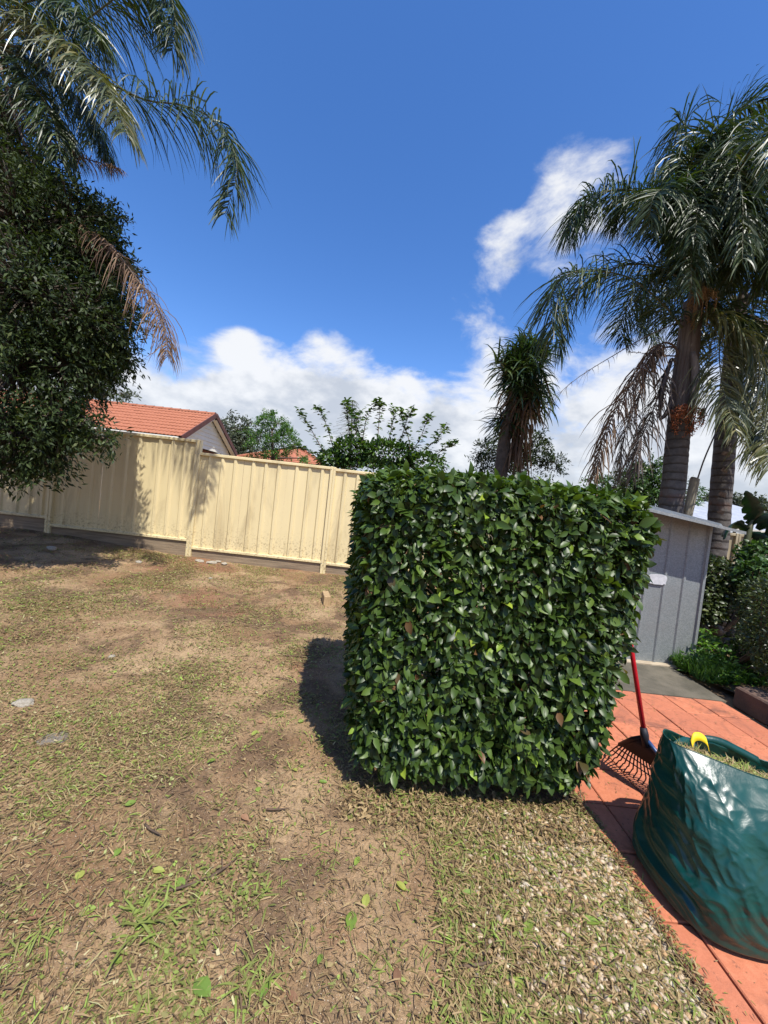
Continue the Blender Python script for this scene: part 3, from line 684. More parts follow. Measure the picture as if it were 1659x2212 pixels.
# big dark tree at left, in front of the fence
TB = []
for px, py, D, r, n in ((40, 470, 5.2, .85, 5200), (150, 480, 5.4, .60, 3800), (60, 640, 5.0, .95, 6500), (190, 560, 5.4, .5, 3000), (215, 560, 5.7, .36, 2200), (170, 680, 5.2, .75, 5000), (232, 690, 5.6, .30, 1800), (195, 755, 5.3, .38, 2400), (252, 765, 5.5, .20, 800),
                        (40, 800, 4.9, .85, 5200), (150, 800, 5.1, .55, 3200), (30, 940, 4.7, .55, 3400), (110, 900, 4.8, .38, 1500), (185, 915, 4.9, .22, 600), (228, 948, 4.9, .17, 380), (130, 955, 4.8, .24, 700), (40, 1000, 4.7, .28, 900), (110, 1000, 4.75, .14, 220), (-120, 560, 5.2, 1.0, 4000), (-120, 800, 5.0, .9, 3500), (-80, 960, 4.9, .6, 2000), (-60, 380, 5.6, .8, 2500), (0, 330, 5.6, .6, 2400), (-30, 220, 5.9, .6, 1800), (10, 270, 5.8, .45, 1500), (100, 400, 5.6, .42, 1800), (210, 470, 5.6, .36, 1400), (265, 575, 5.8, .17, 500), (215, 640, 5.7, .36, 1500)):
    TB.append((tuple(P(px, py, D)), (r, r, r*.85), n))
tb = P(-110, 1200, 5.2); tb = Vector((tb.x, 5.2, gz(tb.x, 5.2)))
tree('shade_tree', 'large dark leafy tree overhanging the cream fence', 'tree', tb, [tb-Vector((0, 0, .1)), tb+Vector((.1, 0, 1.2)), tb+Vector((.3, .05, 2.6)), tb+Vector((.5, .1, 4.2))], TB, 'tree_leaf', .082, .025, trunk_r=.17, clump=.11, hang=.3, per=17)
def gb(px, py, D, r, n): return (tuple(P(px, py, D)), (r, r, r*.8), n)
# thin gum tree behind the house
def ground_under(px, D): v = P(px, 1000, D); return Vector((v.x, D, 0))
b0 = ground_under(222, 24)
tree('gum_tree', 'sparse thin limbed gum tree behind the tiled house', 'tree', b0, [b0, P(222, 900, 24), P(222, 840, 24), P(235, 780, 24)],
     [gb(200, 790, 24, .9, 420), gb(240, 800, 24, .8, 380), gb(255, 770, 24.5, .6, 260), gb(265, 850, 24, .55, 240), gb(215, 850, 24, .6, 200), gb(250, 815, 23.5, .5, 200), gb(185, 830, 24, .8, 300), gb(225, 740, 24, .9, 300)], 'gum_leaf', .26, .09, trunk_r=.16, clump=.28, per=30)
b0 = ground_under(515, 34)
tree('gum_tree', 'round grey green gum tree beside the white gable', 'tree', b0, [b0, P(512, 980, 34), P(515, 930, 34)],
     [gb(510, 925, 34, 1.4, 1500), gb(500, 955, 34, 1.3, 1100), gb(535, 935, 34, 1.2, 1000), gb(520, 965, 34, 1.4, 1200), gb(545, 970, 34, 1.3, 800), gb(520, 1000, 34, 1.4, 800)], 'gum_leaf', .28, .11, trunk_r=.2, clump=.4, per=40)
b0 = ground_under(590, 19)
tree('feathery_tree', 'bright green feathery leaved tree above the fence', 'tree', b0, [b0, P(588, 1000, 19), P(588, 930, 19)],
     [gb(575, 905, 19, .55, 900), gb(600, 915, 19, .6, 1000), gb(560, 945, 19, .65, 900), gb(620, 940, 19, .6, 1000), gb(590, 955, 19, .7, 1000), gb(550, 980, 19, .5, 500), gb(635, 965, 19, .35, 400), gb(600, 985, 19, .5, 600), gb(655, 990, 17, .3, 260)], 'shrub_leaf_bright', .13, .045, trunk_r=.12, clump=.2, per=40)
# leafy shrub with upright shoots behind the fence
def shoot_shrub(name, label, base, stems, mat, L, W, nleaf, D, body):
    root = empty(name, base, label, 'shrub'); st = MB(); P_, A_, N_ = [], [], []
    for pts_ in stems:
        sp = spline([P(x, y, D+random.uniform(-.25, .25)) for x, y in pts_], 14); st.tube(sp, [.012*(1-.06*i) for i in range(14)], 5)
        for i in range(14):
            for k in range(int(nleaf*(.5+.5*i/13))):
                q = sp[i]+Vector(RNG.normal(size=3)*.03); t = (sp[min(i+1, 13)]-sp[max(i-1, 0)]).normalized()
                a = random.uniform(0, 6.28); d = Vector((math.cos(a), math.sin(a), random.uniform(-.25, .55)))
                P_.append(q); A_.append(d); N_.append(Vector((0, 0, 1))+Vector(RNG.normal(size=3)*.35))
    for (c, r, n) in body:
        c = np.array(c); dd = randdir(n); rr = RNG.uniform(.3, 1, n)**.5
        P_ += list(c+dd*rr[:, None]*np.array(r)); A_ += list(dd*.7+randdir(n)*.7); N_ += list(randdir(n)*.6+[0, 0, .8])
    st.build('stems', 'twig', root); pos = np.array([tuple(q) for q in P_]); n = len(pos); Ls = RNG.uniform(.65, 1.25, n)*L
    tag(leaves('foliage', pos, np.array([tuple(q) for q in A_]), np.array([tuple(q) for q in N_]), Ls, Ls*W/L, mat, root, LT_BROAD), kind='stuff')
    return root
b0 = ground_under(780, 7.9)
stems = [[(720, 1010), (690, 960), (665, 915), (645, 888)], [(730, 1010), (715, 950), (700, 905), (685, 880)], [(760, 1010), (755, 940), (750, 890), (748, 868)], [(770, 1010), (785, 940), (795, 890), (820, 865)], [(800, 1010), (815, 950), (820, 890), (822, 868)],
         [(820, 1010), (840, 950), (850, 900), (852, 880)], [(840, 1010), (865, 950), (880, 905), (890, 885)], [(850, 1010), (900, 960), (920, 915), (928, 900)], [(870, 1010), (920, 970), (950, 940), (962, 920)], [(880, 1010), (930, 990), (965, 965), (985, 955)], [(740, 1010), (770, 960), (765, 910), (760, 885)], [(880, 1020), (885, 960), (870, 910), (868, 890)], [(700, 1010), (680, 985), (660, 970), (640, 965)], [(800, 1010), (780, 950), (770, 915), (778, 890)]]
shoot_shrub('flowering_shrub', 'leafy green shrub with upright shoots rising behind the cream fence', b0, stems, 'shrub_leaf', .105, .05, 12, 7.9, [(tuple(P(760, 975, 7.9)), (.42, .3, .32), 900), (tuple(P(720, 995, 7.9)), (.3, .3, .2), 450), (tuple(P(840, 980, 7.9)), (.6, .3, .28), 1000), (tuple(P(920, 1000, 7.9)), (.45, .3, .2), 500), (tuple(P(800, 1020, 7.9)), (1.0, .3, .3), 900)])
# norfolk pine tip far behind
npb = ground_under(762, 38); npn = empty('norfolk_pine', npb, 'pale far off pine top with level drooping tiers behind the shrub', 'tree'); npz = MB()
top_ = P(762, 864, 38); npz.tube([npb, top_], [.22, .03], 6); npz.build('trunk', 'bark', npn)
P_, A_ = [], []
for k in range(13):
    z = top_.z-.15-.40*k; R = .55+.16*k
    for a in np.arange(0, 6.28, .7):
        for s in np.linspace(.08, 1, 12):
            q = (top_.x+math.cos(a+k)*R*s, 38+math.sin(a+k)*R*s, z-.35*s*s+.12)
            for e in (-1, 1): P_.append(q); A_.append((math.cos(a+k)-e*math.sin(a+k), math.sin(a+k)+e*math.cos(a+k), -.4))
n = len(P_); tag(leaves('branches', np.array(P_), np.array(A_), np.tile([0, 0, 1.], (n, 1)), .2, .05, 'gum_leaf', npn, LT_SLIM), kind='stuff')
# shrub behind the cordyline and other background greenery at right
b0 = ground_under(1110, 9.5)
tree('olive_shrub', 'grey green bushy shrub at the foot of the cabbage tree', 'shrub', b0, [b0, P(1110, 1020, 9.5), P(1110, 980, 9.5)],
     [gb(1060, 990, 9.5, .38, 1000), gb(1050, 970, 9.5, .22, 450), gb(1110, 990, 9.6, .5, 1400), gb(1165, 975, 9.5, .35, 1000), gb(1165, 945, 9.5, .2, 400), gb(1195, 1000, 9.5, .28, 600), gb(1140, 1015, 9.5, .5, 900), gb(1075, 945, 9.7, .18, 300)], 'tree_leaf', .085, .03, trunk_r=.05, clump=.1, up=.9)
b0 = ground_under(1395, 10)
tree('dark_shrub_tree', 'dark green bushy tree behind the dead palm fronds', 'tree', b0, [b0, P(1395, 1090, 10), P(1395, 1040, 10)],
     [gb(1390, 1035, 10, .5, 1500), gb(1370, 1060, 10, .5, 1200), gb(1410, 1060, 10, .5, 1300), gb(1340, 1050, 10.2, .45, 800), gb(1300, 1050, 10.2, .4, 700), gb(1405, 1010, 10, .3, 500), gb(1425, 1085, 10, .5, 800), gb(1480, 1060, 14, .6, 700), gb(1488, 1085, 14, .6, 600)], 'shrub_leaf', .10, .045, trunk_r=.08, clump=.14)
for px, D, h, lab in ((1530, 60, 1068, 'low far tree line clump seen past the weathered post'), (1600, 62, 1066, 'far spreading gum crown above the corrugated roof'), (1660, 58, 1075, 'far dark tree crown beyond the corrugated roof edge')):
    b0 = ground_under(px, D); hh = horizon = 0
    tree('far_tree', lab, 'tree', b0, [b0, P(px, 1110, D), P(px, h+20, D)], [gb(px, h+15, D, 1.7, 500), gb(px-18, h+24, D, 1.7, 450), gb(px+18, h+24, D, 1.7, 450), gb(px, h+40, D, 2.2, 500)], 'gum_leaf', .5, .22, 'far trees on the skyline', trunk_r=.25, clump=.45, per=40)

# ------------------------------------------------------------------ palms
def frond(parent, pts_, Lmax, n, mat, stalk, droop=1.45, plum=.5, t0=.16, wid=.017, r0=.018, fwd=.55, name='frond', jag=.12, keepfrac=1.0):
    m = 40; sp = spline(pts_, m); f = MB().tube(sp, [max(.0025, r0*(1-.93*i/(m-1))) for i in range(m)], 6).build(name, stalk, parent, smooth=True)
    S3 = np.array([tuple(q) for q in sp]); TT = nrm(np.gradient(S3, axis=0))
    prev = None; SS = np.zeros_like(TT)
    for i in range(m):
        s = np.cross(TT[i], [0, 0, 1.]); ln = np.linalg.norm(s)
        if ln < .35 and prev is not None: s = s*.3+prev*(1-ln)
        s = s/max(np.linalg.norm(s), 1e-6)
        if prev is not None and s @ prev < 0: s = -s
        SS[i] = s; prev = s
    n = int(n*1.45); M = 2*n; t = np.concatenate([np.linspace(t0, 1, n)]*2) + RNG.normal(size=M)*.004; t = np.clip(t, t0, 1); side = np.repeat([1., -1.], n)
    fi = t*(m-1); i0 = np.clip(fi.astype(int), 0, m-2); fr = (fi-i0)[:, None]
    p = S3[i0]*(1-fr)+S3[i0+1]*fr; T_ = nrm(TT[i0]); S_ = nrm(SS[i0]); N_ = np.cross(S_, T_)
    N_ = N_*np.where(N_[:, 2:3] < 0, -1, 1)
    tt = (t-t0)/(1-t0); prof = np.minimum(1, .45+2.2*tt)*np.where(tt > .55, 1-.62*((tt-.55)/.45)**1.4, 1)
    L = Lmax*prof*RNG.uniform(1-jag*1.5, 1+jag, M)
    d0 = nrm(S_*side[:, None]*1.0 + T_*(fwd+.5*tt[:, None]**2) + N_*(RNG.uniform(-.9, 1.0, M)*plum)[:, None] + RNG.normal(size=(M, 3))*.15)
    k = 5; pts3 = [p]; dirs = []
    dr = droop*RNG.uniform(.35, 1.45, M); kink = np.where(RNG.random(M) < .3, RNG.integers(1, 5, M), 99); kv = randdir(M)*.9-np.array([0, 0, .4])
    for j in range(k):
        d = nrm(d0 + np.array([0, 0, -1.])*(dr*((j+.3)/k)**1.25*1.5)[:, None] + kv*(j >= kink)[:, None]); dirs.append(d); pts3.append(pts3[-1]+d*(L/k)[:, None])
    dirs.append(dirs[-1]); wp_ = np.array([.55, 1, 1, .8, .5, .06])
    tw_ = nrm(N_*.8 + randdir(M)*.7); V = []
    for j in range(k+1):
        wv = nrm(np.cross(dirs[j], tw_))*(wid*.5*wp_[j]); V += [pts3[j]-wv, pts3[j]+wv]
    V = np.stack(V, 1)                                    # M, 2(k+1), 3
    if keepfrac < 1: kk = RNG.random(M) < keepfrac; V = V[kk]; M = len(V)
    base = (np.arange(M)*2*(k+1))[:, None, None]
    fq = np.array([(2*j, 2*j+2, 2*j+3, 2*j+1) for j in range(k)])[None] + base
    tag(fast('leaflets', V.reshape(-1, 3), [fq.reshape(-1, 4)], mat, f, np.repeat(np.clip(RNG.beta(1.5, 2.2, M), 0, 1), 2*(k+1))), kind='stuff')
    return f
def auto_frond(parent, c, az, el, length, mat, stalk, sag=1.0, **kw):
    h = Vector((math.cos(az), math.sin(az), 0)); pts_ = []; p = Vector(c); ang = el; n_ = 7
    for i in range(n_):
        pts_.append(p.copy()); d = h*math.cos(ang)+Vector((0, 0, 1))*math.sin(ang); p = p + d*length/(n_-1); ang -= sag*(.25+.16*i)
    return frond(parent, pts_, kw.pop('Lmax', .68), kw.pop('n', 80), mat, stalk, **kw)
def palm_trunk(root, pts_, r0, r1, name='trunk', mat='palm_trunk'):
    m = 46; sp = spline(pts_, m); L = sum((sp[i+1]-sp[i]).length for i in range(m-1))
    rad = [(r0+(r1-r0)*i/(m-1))*(1+.022*(i % 2)+random.uniform(-.012, .012)) for i in range(m)]
    return MB().tube(sp, rad, 18).build(name, mat, root, smooth=True)
def bunch(parent, c, r, n, mat, name, rr=.011, hang=.3):
    oc = np.array([(1, 0, 0), (-1, 0, 0), (0, 1, 0), (0, -1, 0), (0, 0, 1), (0, 0, -1)], float); fo = np.array([(0, 2, 4), (2, 1, 4), (1, 3, 4), (3, 0, 4), (2, 0, 5), (1, 2, 5), (3, 1, 5), (0, 3, 5)])
    ns = 46; st = MB(); allp = []
    for s in range(ns):
        d = Vector(randdir(1)[0])*Vector((1, 1, 1)).x; e = Vector(c)+Vector((d.x*r[0], d.y*r[1], d.z*r[2]-hang*r[2])); a = Vector(c)+Vector((0, 0, r[2]*.9))
        pl = spline([a, (a+e)/2+Vector((d.x*r[0]*.45, d.y*r[1]*.45, .02)), e], 8); st.tube(pl, .004, 4, False)
        for k in range(n//ns): allp.append(np.array(pl[random.randint(2, 7)])+RNG.normal(size=3)*.016)
    st.build(name+'_stalks', 'twig' if mat == 'fruit' else mat, parent); A = np.array(allp); V = A[:, None]+oc[None]*rr*RNG.uniform(.7, 1.2, len(A))[:, None, None]
    F = (fo[None]+(np.arange(len(A))*6)[:, None, None]).reshape(-1, 3)
    return tag(fast(name, V.reshape(-1, 3), [F], mat, parent), kind='stuff')
def PP(lst, D, D1=None):
    D1 = D if D1 is None else D1; n_ = len(lst); return [P(x, y, D+(D1-D)*i/max(n_-1, 1)) for i, (x, y) in enumerate(lst)]
# palm one: behind the shed
DP = 5.6; base = P(1449, 1092, DP); bx_ = Vector((base.x-.06, DP, -.02))
palm = empty('queen_palm', bx_, 'tall feather palm behind the shed with orange fruit and dead fronds', 'palm tree')
palm_trunk(palm, [bx_, P(1449, 1092, DP), P(1461, 977, DP), P(1470, 882, DP)], .155, .14)
palm_trunk(palm, PP([(1470, 884), (1476, 830), (1482, 786), (1491, 710), (1499, 653)], DP), .155, .125, 'crown_shaft', 'palm_fibre')
C1 = P(1505, 630, DP)
palm_trunk(palm, [P(1496, 690, DP), C1, C1+Vector((.02, 0, .5))], .12, .05, 'spear', 'frond_stalk')
G1 = ('palm_leaf', 'frond_stalk')
frond(palm, PP([(1480, 715), (1463, 695), (1439, 664), (1367, 604), (1295, 586), (1228, 592), (1194, 632), (1192, 700), (1212, 755)], DP, DP-.4), .82, 115, *G1, droop=1.81, plum=.75, t0=.14)
frond(palm, PP([(1495, 640), (1470, 540), (1439, 455), (1367, 412), (1295, 417), (1250, 451), (1225, 505)], DP, DP-.2), .80, 115, *G1, droop=1.74, plum=.8)
frond(palm, PP([(1495, 640), (1480, 560), (1450, 470), (1400, 430), (1345, 440), (1320, 490)], DP, DP+.5), .7, 95, *G1, droop=1.89, plum=.7)
frond(palm, PP([(1500, 640), (1500, 520), (1510, 400), (1540, 300), (1600, 235), (1680, 210)], DP, DP-.5), .62, 100, *G1, droop=.9, plum=.9)
frond(palm, PP([(1500, 640), (1490, 520), (1480, 420), (1500, 340), (1560, 300), (1640, 330)], DP, DP-.8), .62, 100, *G1, droop=1.74, plum=.9)
frond(palm, PP([(1505, 640), (1530, 520), (1560, 430), (1610, 380), (1680, 390), (1740, 450)], DP, DP-.9), .62, 100, *G1, droop=1.74, plum=.8)
frond(palm, PP([(1505, 645), (1520, 560), (1540, 470), (1560, 430), (1600, 450), (1630, 540)], DP, DP-1.0), .6, 100, *G1, droop=1.89, plum=.8)
frond(palm, PP([(1498, 645), (1480, 560), (1475, 480), (1490, 430), (1505, 450), (1500, 520)], DP, DP-1.0), .6, 100, *G1, droop=1.89, plum=.8)
frond(palm, PP([(1502, 670), (1520, 678), (1560, 690), (1620, 740), (1660, 830), (1680, 930)], DP, DP-.9), .78, 110, 'palm_leaf_pale', 'frond_stalk', droop=1.96, plum=.5)
frond(palm, PP([(1502, 670), (1530, 660), (1590, 680), (1660, 740), (1720, 850)], DP, DP-.5), .6, 100, *G1, droop=1.96, plum=.6)
frond(palm, PP([(1502, 660), (1540, 600), (1600, 570), (1680, 600), (1760, 680)], DP, DP-.3), .6, 100, *G1, droop=1.89, plum=.7)
for k in range(10):
    ex, ey = 1450+25*k+random.uniform(-8, 8), random.uniform(500, 640); pk = random.uniform(270, 420); dd_ = random.uniform(-1.3, .3)
    frond(palm, PP([(1503, 640), (1503+(ex-1503)*.15, (640+pk)/2), (1503+(ex-1503)*.45, pk), (1503+(ex-1503)*.8, pk+30), (ex, (pk+ey)/2), (ex, ey)], DP, DP+dd_), .66, 85, *G1, droop=1.7, plum=.85)
for k in range(9): auto_frond(palm, C1, .3+k*.68, random.uniform(.75, 1.35), random.uniform(2.3, 2.9), *G1, sag=random.uniform(.8, 1.1), n=85, plum=.75, droop=1.2)
frond(palm, PP([(1470, 775), (1453, 745), (1420, 748), (1370, 820), (1310, 930), (1284, 1030)], DP, DP-.3), .55, 100, 'palm_leaf_dead', 'frond_stalk_dead', droop=3.2, plum=.5, t0=.34, wid=.016, jag=.4)
frond(palm, PP([(1470, 778), (1455, 750), (1415, 765), (1385, 840), (1348, 940), (1336, 1030)], DP, DP+.1), .58, 105, 'palm_leaf_grey', 'frond_stalk_dead', droop=3.0, plum=.6, t0=.32, wid=.014, jag=.4)
frond(palm, PP([(1468, 800), (1450, 775), (1435, 820), (1405, 900), (1380, 960), (1366, 1030)], DP, DP-.1), .55, 95, 'palm_leaf_grey', 'frond_stalk_dead', droop=3.0, plum=.6, t0=.34, wid=.014, jag=.4)
frond(palm, PP([(1480, 690), (1463, 697), (1400, 725), (1330, 765), (1250, 815), (1200, 860), (1186, 900)], DP, DP-.2), .26, 22, 'palm_leaf_grey', 'frond_stalk_dead', droop=2.0, plum=.5, t0=.45, wid=.007, r0=.011, keepfrac=.55, name='bare_stalk')
frond(palm, PP([(1470, 770), (1440, 768), (1400, 764), (1358, 760)], DP, DP-.1), .05, 26, 'palm_leaf_dead', 'frond_stalk_dead', droop=.3, plum=.8, t0=.2, wid=.012, r0=.012, name='flower_stalk')
def boat(parent, pts_, w0, mat, name):
    m = 14; sp = spline(pts_, m); vs = []; fs = []
    for i, q in enumerate(sp):
        t = (sp[min(i+1, m-1)]-sp[max(i-1, 0)]).normalized(); s = t.cross(Vector((0, 1, 0))).normalized(); wd = w0*math.sin(math.pi*min(1, .08+.92*i/(m-1)))**.6+.006
        for k in range(5):
            a = math.pi*(k/4); vs.append(q+s*math.cos(a)*wd+Vector((0, -1, 0))*math.sin(a)*wd*.7)
    for i in range(m-1):
        for k in range(4): fs.append((i*5+k, i*5+k+1, i*5+k+6, i*5+k+5))
    o = MB().add(vs, fs).build(name, mat, parent, smooth=True); md = o.modifiers.new('thick', 'SOLIDIFY'); md.thickness = .008; return o
boat(palm, PP([(1497, 760), (1502, 800), (1500, 850), (1488, 902)], DP-.19), .055, 'spathe', 'spathe')
boat(palm, PP([(1452, 775), (1437, 815), (1428, 860), (1424, 907)], DP-.1), .035, 'dark_spathe', 'spathe')
boat(palm, PP([(1449, 850), (1448, 875), (1438, 895), (1424, 908)], DP-.15), .03, 'dark_spathe', 'spathe')
bunch(palm, P(1484, 905, DP-.22), (.20, .16, .19), 1500, 'fruit', 'fruit')
bunch(palm, P(1517, 660, DP-.2), (.17, .14, .24), 900, 'flower', 'flowers', .008)
# palm two: right and behind
DQ = 6.3; bq = P(1547, 1190, DQ); bq = Vector((bq.x-.10, DQ, 0))
palm2 = empty('queen_palm', bq, 'feather palm with peeling brown trunk at the fence corner', 'palm tree')
palm_trunk(palm2, [bq, P(1547, 1180, DQ), P(1556, 1080, DQ), P(1566, 960, DQ), P(1576, 860, DQ), P(1590, 740, DQ)], .155, .135)
for q, rr in ((1072, .06), (1020, .05), (985, .07), (1110, .05)):
    c = P(1556+(1080-q)*.09, q, DQ-.17); MB().add([c+Vector((-rr, -.012, .02)), c+Vector((rr, -.015, -.02)), c+Vector((rr*.8, -.05, .05)), c+Vector((-rr*.7, -.035, .07))], [(0, 1, 2, 3)]).build('bark_flake', 'palm_fibre', palm2)
C2 = P(1596, 690, DQ)
palm_trunk(palm2, [P(1588, 760, DQ), C2, C2+Vector((.02, 0, .5))], .15, .05, 'crown_shaft', 'palm_fibre')
frond(palm2, PP([(1596, 690), (1575, 690), (1555, 740), (1560, 830), (1590, 930)], DQ, DQ-1.6), .75, 100, 'palm_leaf_pale', 'frond_stalk', droop=2.32, plum=.5)
frond(palm2, PP([(1600, 690), (1640, 740), (1660, 840), (1665, 930), (1668, 1010)], DQ, DQ-1.3), .78, 110, 'palm_leaf_pale', 'frond_stalk', droop=2.46, plum=.5)
frond(palm2, PP([(1600, 690), (1620, 700), (1640, 780), (1635, 880), (1650, 980)], DQ, DQ-1.0), .55, 90, *G1, droop=2.61, plum=.6)
frond(palm2, PP([(1600, 680), (1640, 690), (1690, 760), (1720, 880)], DQ, DQ-.8), .55, 80, 'palm_leaf_dead', 'frond_stalk_dead', droop=2.0, plum=.5)
for k in range(12): auto_frond(palm2, C2, .2+k*.53, random.uniform(.5, 1.3), random.uniform(2.2, 2.9), *G1, sag=random.uniform(.8, 1.15), n=80, plum=.75, droop=1.25)
# left palm, crown above the shade tree
DL = 5.6; CL = P(-45, 95, DL); bl = Vector((CL.x-.3, DL+.1, gz(CL.x, DL)))
palm3 = empty('queen_palm', bl, 'tall feather palm rising above the dark shade tree', 'palm tree')
palm_trunk(palm3, [bl, bl.lerp(CL, .4)+Vector((-.1, 0, 0)), bl.lerp(CL, .8), CL-Vector((0, 0, .3))], .18, .14)
palm_trunk(palm3, [CL-Vector((0, 0, .9)), CL, CL+Vector((0, 0, .5))], .16, .05, 'crown_shaft', 'palm_fibre')
frond(palm3, PP([(-10, 95), (80, 110), (208, 165), (312, 215), (390, 226), (451, 252), (493, 300), (512, 370), (486, 462)], DL, DL-.6), .84, 135, *G1, droop=1.81, plum=.7, t0=.1)
frond(palm3, PP([(-10, 90), (40, 55), (90, 65), (156, 112), (201, 152), (243, 205), (275, 290)], DL, DL-1.1), .85, 130, 'palm_leaf_pale', 'frond_stalk', droop=1.89, plum=.55, t0=.1)
frond(palm3, PP([(-10, 85), (60, 70), (150, 62), (230, 10), (300, -50), (355, -40), (378, 40), (372, 110)], DL, DL-.4), .85, 135, *G1, droop=1.74, plum=.7)
frond(palm3, PP([(-10, 80), (50, 10), (130, -40), (240, -50), (320, -10), (350, 60)], DL, DL+.3), .8, 125, *G1, droop=1.74, plum=.7)
frond(palm3, PP([(-10, 100), (60, 130), (140, 190), (200, 260), (230, 330)], DL, DL+.2), .75, 110, *G1, droop=2.17, plum=.6)
frond(palm3, PP([(-10, 100), (40, 150), (90, 210), (120, 270), (130, 340)], DL, DL-.4), .75, 105, *G1, droop=2.17, plum=.6)
frond(palm3, PP([(-10, 100), (20, 150), (60, 260), (130, 320), (210, 350), (260, 365)], DL, DL-.2), .32, 80, 'palm_leaf_dead', 'frond_stalk_dead', droop=2.2, plum=.5, wid=.012)
frond(palm3, PP([(-10, 80), (30, 20), (90, 0), (170, 30), (220, 90)], DL, DL-.7), .8, 115, *G1, droop=1.81, plum=.7)
frond(palm3, PP([(0, 140), (60, 330), (130, 440), (187, 490), (243, 535), (295, 602), (335, 658), (357, 720), (362, 770)], DL, DL-.9), .52, 120, 'palm_leaf_dead', 'frond_stalk_dead', droop=3.4, plum=.6, t0=.30, wid=.011, jag=.5)
for k in range(9): auto_frond(palm3, CL, 1.4+k*.42, random.uniform(.3, 1.2), random.uniform(2.2, 2.8), *G1, sag=random.uniform(.8, 1.1), n=75, plum=.7, droop=1.2)

# ------------------------------------------------------------------ cabbage tree (cordyline)
DC = 8.0; cb = ground_under(1078, DC)
cord = empty('cabbage_tree', cb, 'cabbage tree with shaggy green strap leaf head and brown leaf skirt', 'tree')
MB().tube(spline([cb, P(1082, 1020, DC), P(1090, 950, DC), P(1103, 885, DC), P(1125, 800, DC)], 16), [.15-.003*i for i in range(16)], 10).build('trunk', 'bark', cord, smooth=True)
def rosette(name, c, n, L, mat, up_, droop, spread, w=.035, axis_=(0, 0, 1), vert=0.0, jit=.08):
    A = np.array(axis_, float); p = np.array(c)+RNG.normal(size=(n, 3))*jit+np.outer(RNG.uniform(-vert, vert, n), [0, 0, 1.])
    az = RNG.uniform(0, 6.283, n); el = RNG.uniform(*up_, n); d0 = np.stack([np.cos(az)*np.cos(el), np.sin(az)*np.cos(el), np.sin(el)], 1); d0 = nrm(d0+A*spread)
    k = 5; Ls = L*RNG.uniform(.7, 1.15, n); dr = droop*RNG.uniform(.5, 1.5, n); pts3 = [p]; ds = []
    for j in range(k):
        d = nrm(d0+np.array([0, 0, -1.])*(dr*(j/k)**1.4)[:, None]); ds.append(d); pts3.append(pts3[-1]+d*(Ls/k)[:, None])
    ds.append(ds[-1]); wp_ = [.6, 1, 1, .85, .55, .05]; tw_ = randdir(n)*.5+[0, 0, 1]; V = []
    for j in range(k+1):
        wv = nrm(np.cross(ds[j], tw_))*(w*.5*wp_[j]); V += [pts3[j]-wv, pts3[j]+wv]
    V = np.stack(V, 1); fq = np.array([(2*j, 2*j+2, 2*j+3, 2*j+1) for j in range(k)])[None]+(np.arange(n)*2*(k+1))[:, None, None]
    return tag(fast(name, V.reshape(-1, 3), [fq.reshape(-1, 4)], mat, cord, np.repeat(np.clip(RNG.beta(1.6, 2, n), 0, 1), 2*(k+1))), kind='stuff')
rosette('leaf_head', P(1145, 775, DC), 420, .56, 'cordyline_leaf', (-.3, 1.2), 1.1, .15, vert=.12, jit=.12)
rosette('leaf_head', P(1105, 795, DC-.1), 330, .52, 'cordyline_leaf', (-.3, 1.3), 1.2, .1, vert=.12, jit=.12)
rosette('leaf_head', P(1130, 818, DC-.25), 420, .62, 'cordyline_leaf', (-.6, .8), 2.2, 0, vert=.25, jit=.14)
rosette('leaf_head', P(1095, 915, DC+.1), 200, .55, 'cordyline_leaf', (-.6, .8), 1.6, 0, vert=.2, jit=.08)
rosette('leaf_head', P(1150, 850, DC+.1), 240, .60, 'cordyline_leaf', (-.9, .4), 2.6, 0, vert=.2, jit=.12)
rosette('dead_skirt', P(1128, 865, DC-.05), 230, .58, 'skirt_leaf', (-1.2, .0), 3.0, 0, vert=.28, jit=.12)
rosette('dead_skirt', P(1122, 925, DC-.02), 110, .85, 'skirt_leaf', (-1.5, -.9), 3.0, 0, vert=.35, jit=.09)

# ------------------------------------------------------------------ weathered post, prop pole, neighbour's metal roof
pt = P(1501, 1034, 5.9); pb = Vector((P(1488, 1108, 5.9).x-.12, 5.9, 0))
post = empty('timber_post', pb, 'round weathered grey timber post standing behind the shed roof', 'post')
sp = spline([pb, pb.lerp(pt, .5), pt], 12); o = MB().tube(sp, [.062+random.uniform(-.002, .002) for _ in sp], 14).build('pole', 'grey_wood', post, smooth=False)
MB().tube([pt, pt+Vector((.002, 0, .006))], .056, 14).build('end_grain', 'grey_wood', post)
rp = MB().tube(spline([P(1507, 1034, 5.86), P(1522, 990, 5.9), P(1546, 935, 6.05)], 6), .011, 6).build('prop_rod', 'frond_stalk_dead', None, smooth=True)
tag(rp, 'thin dark rod leaning from the timber post to the palm', 'rod')
nb_ = empty('metal_roof_building', P(1570, 1150, 12).xy.to_3d(), 'low building with pale corrugated metal roof beyond the fence', 'building')
fl, fr, bl_, br_ = P(1470, 1118, 10.5), P(1665, 1160, 10.5), P(1478, 1080, 14.5), P(1660, 1098, 14.5)
zf = (fl.z+fr.z)/2; zb_ = (bl_.z+br_.z)/2; x0, x1 = fl.x, fr.x+2.5; nr = int((x1-x0)/.19); vs = []; fs = []
for i in range(nr*4+1):
    x = x0+i*.19/4; d = .03*max(0, math.cos(i*math.pi/2)); vs += [(x, 10.4, zf+d), (x, 14.6, zb_+d)]
for i in range(nr*4): fs.append((2*i, 2*i+2, 2*i+3, 2*i+1))
nroof = MB().add(vs, fs).build('roof', 'roof_metal', nb_)
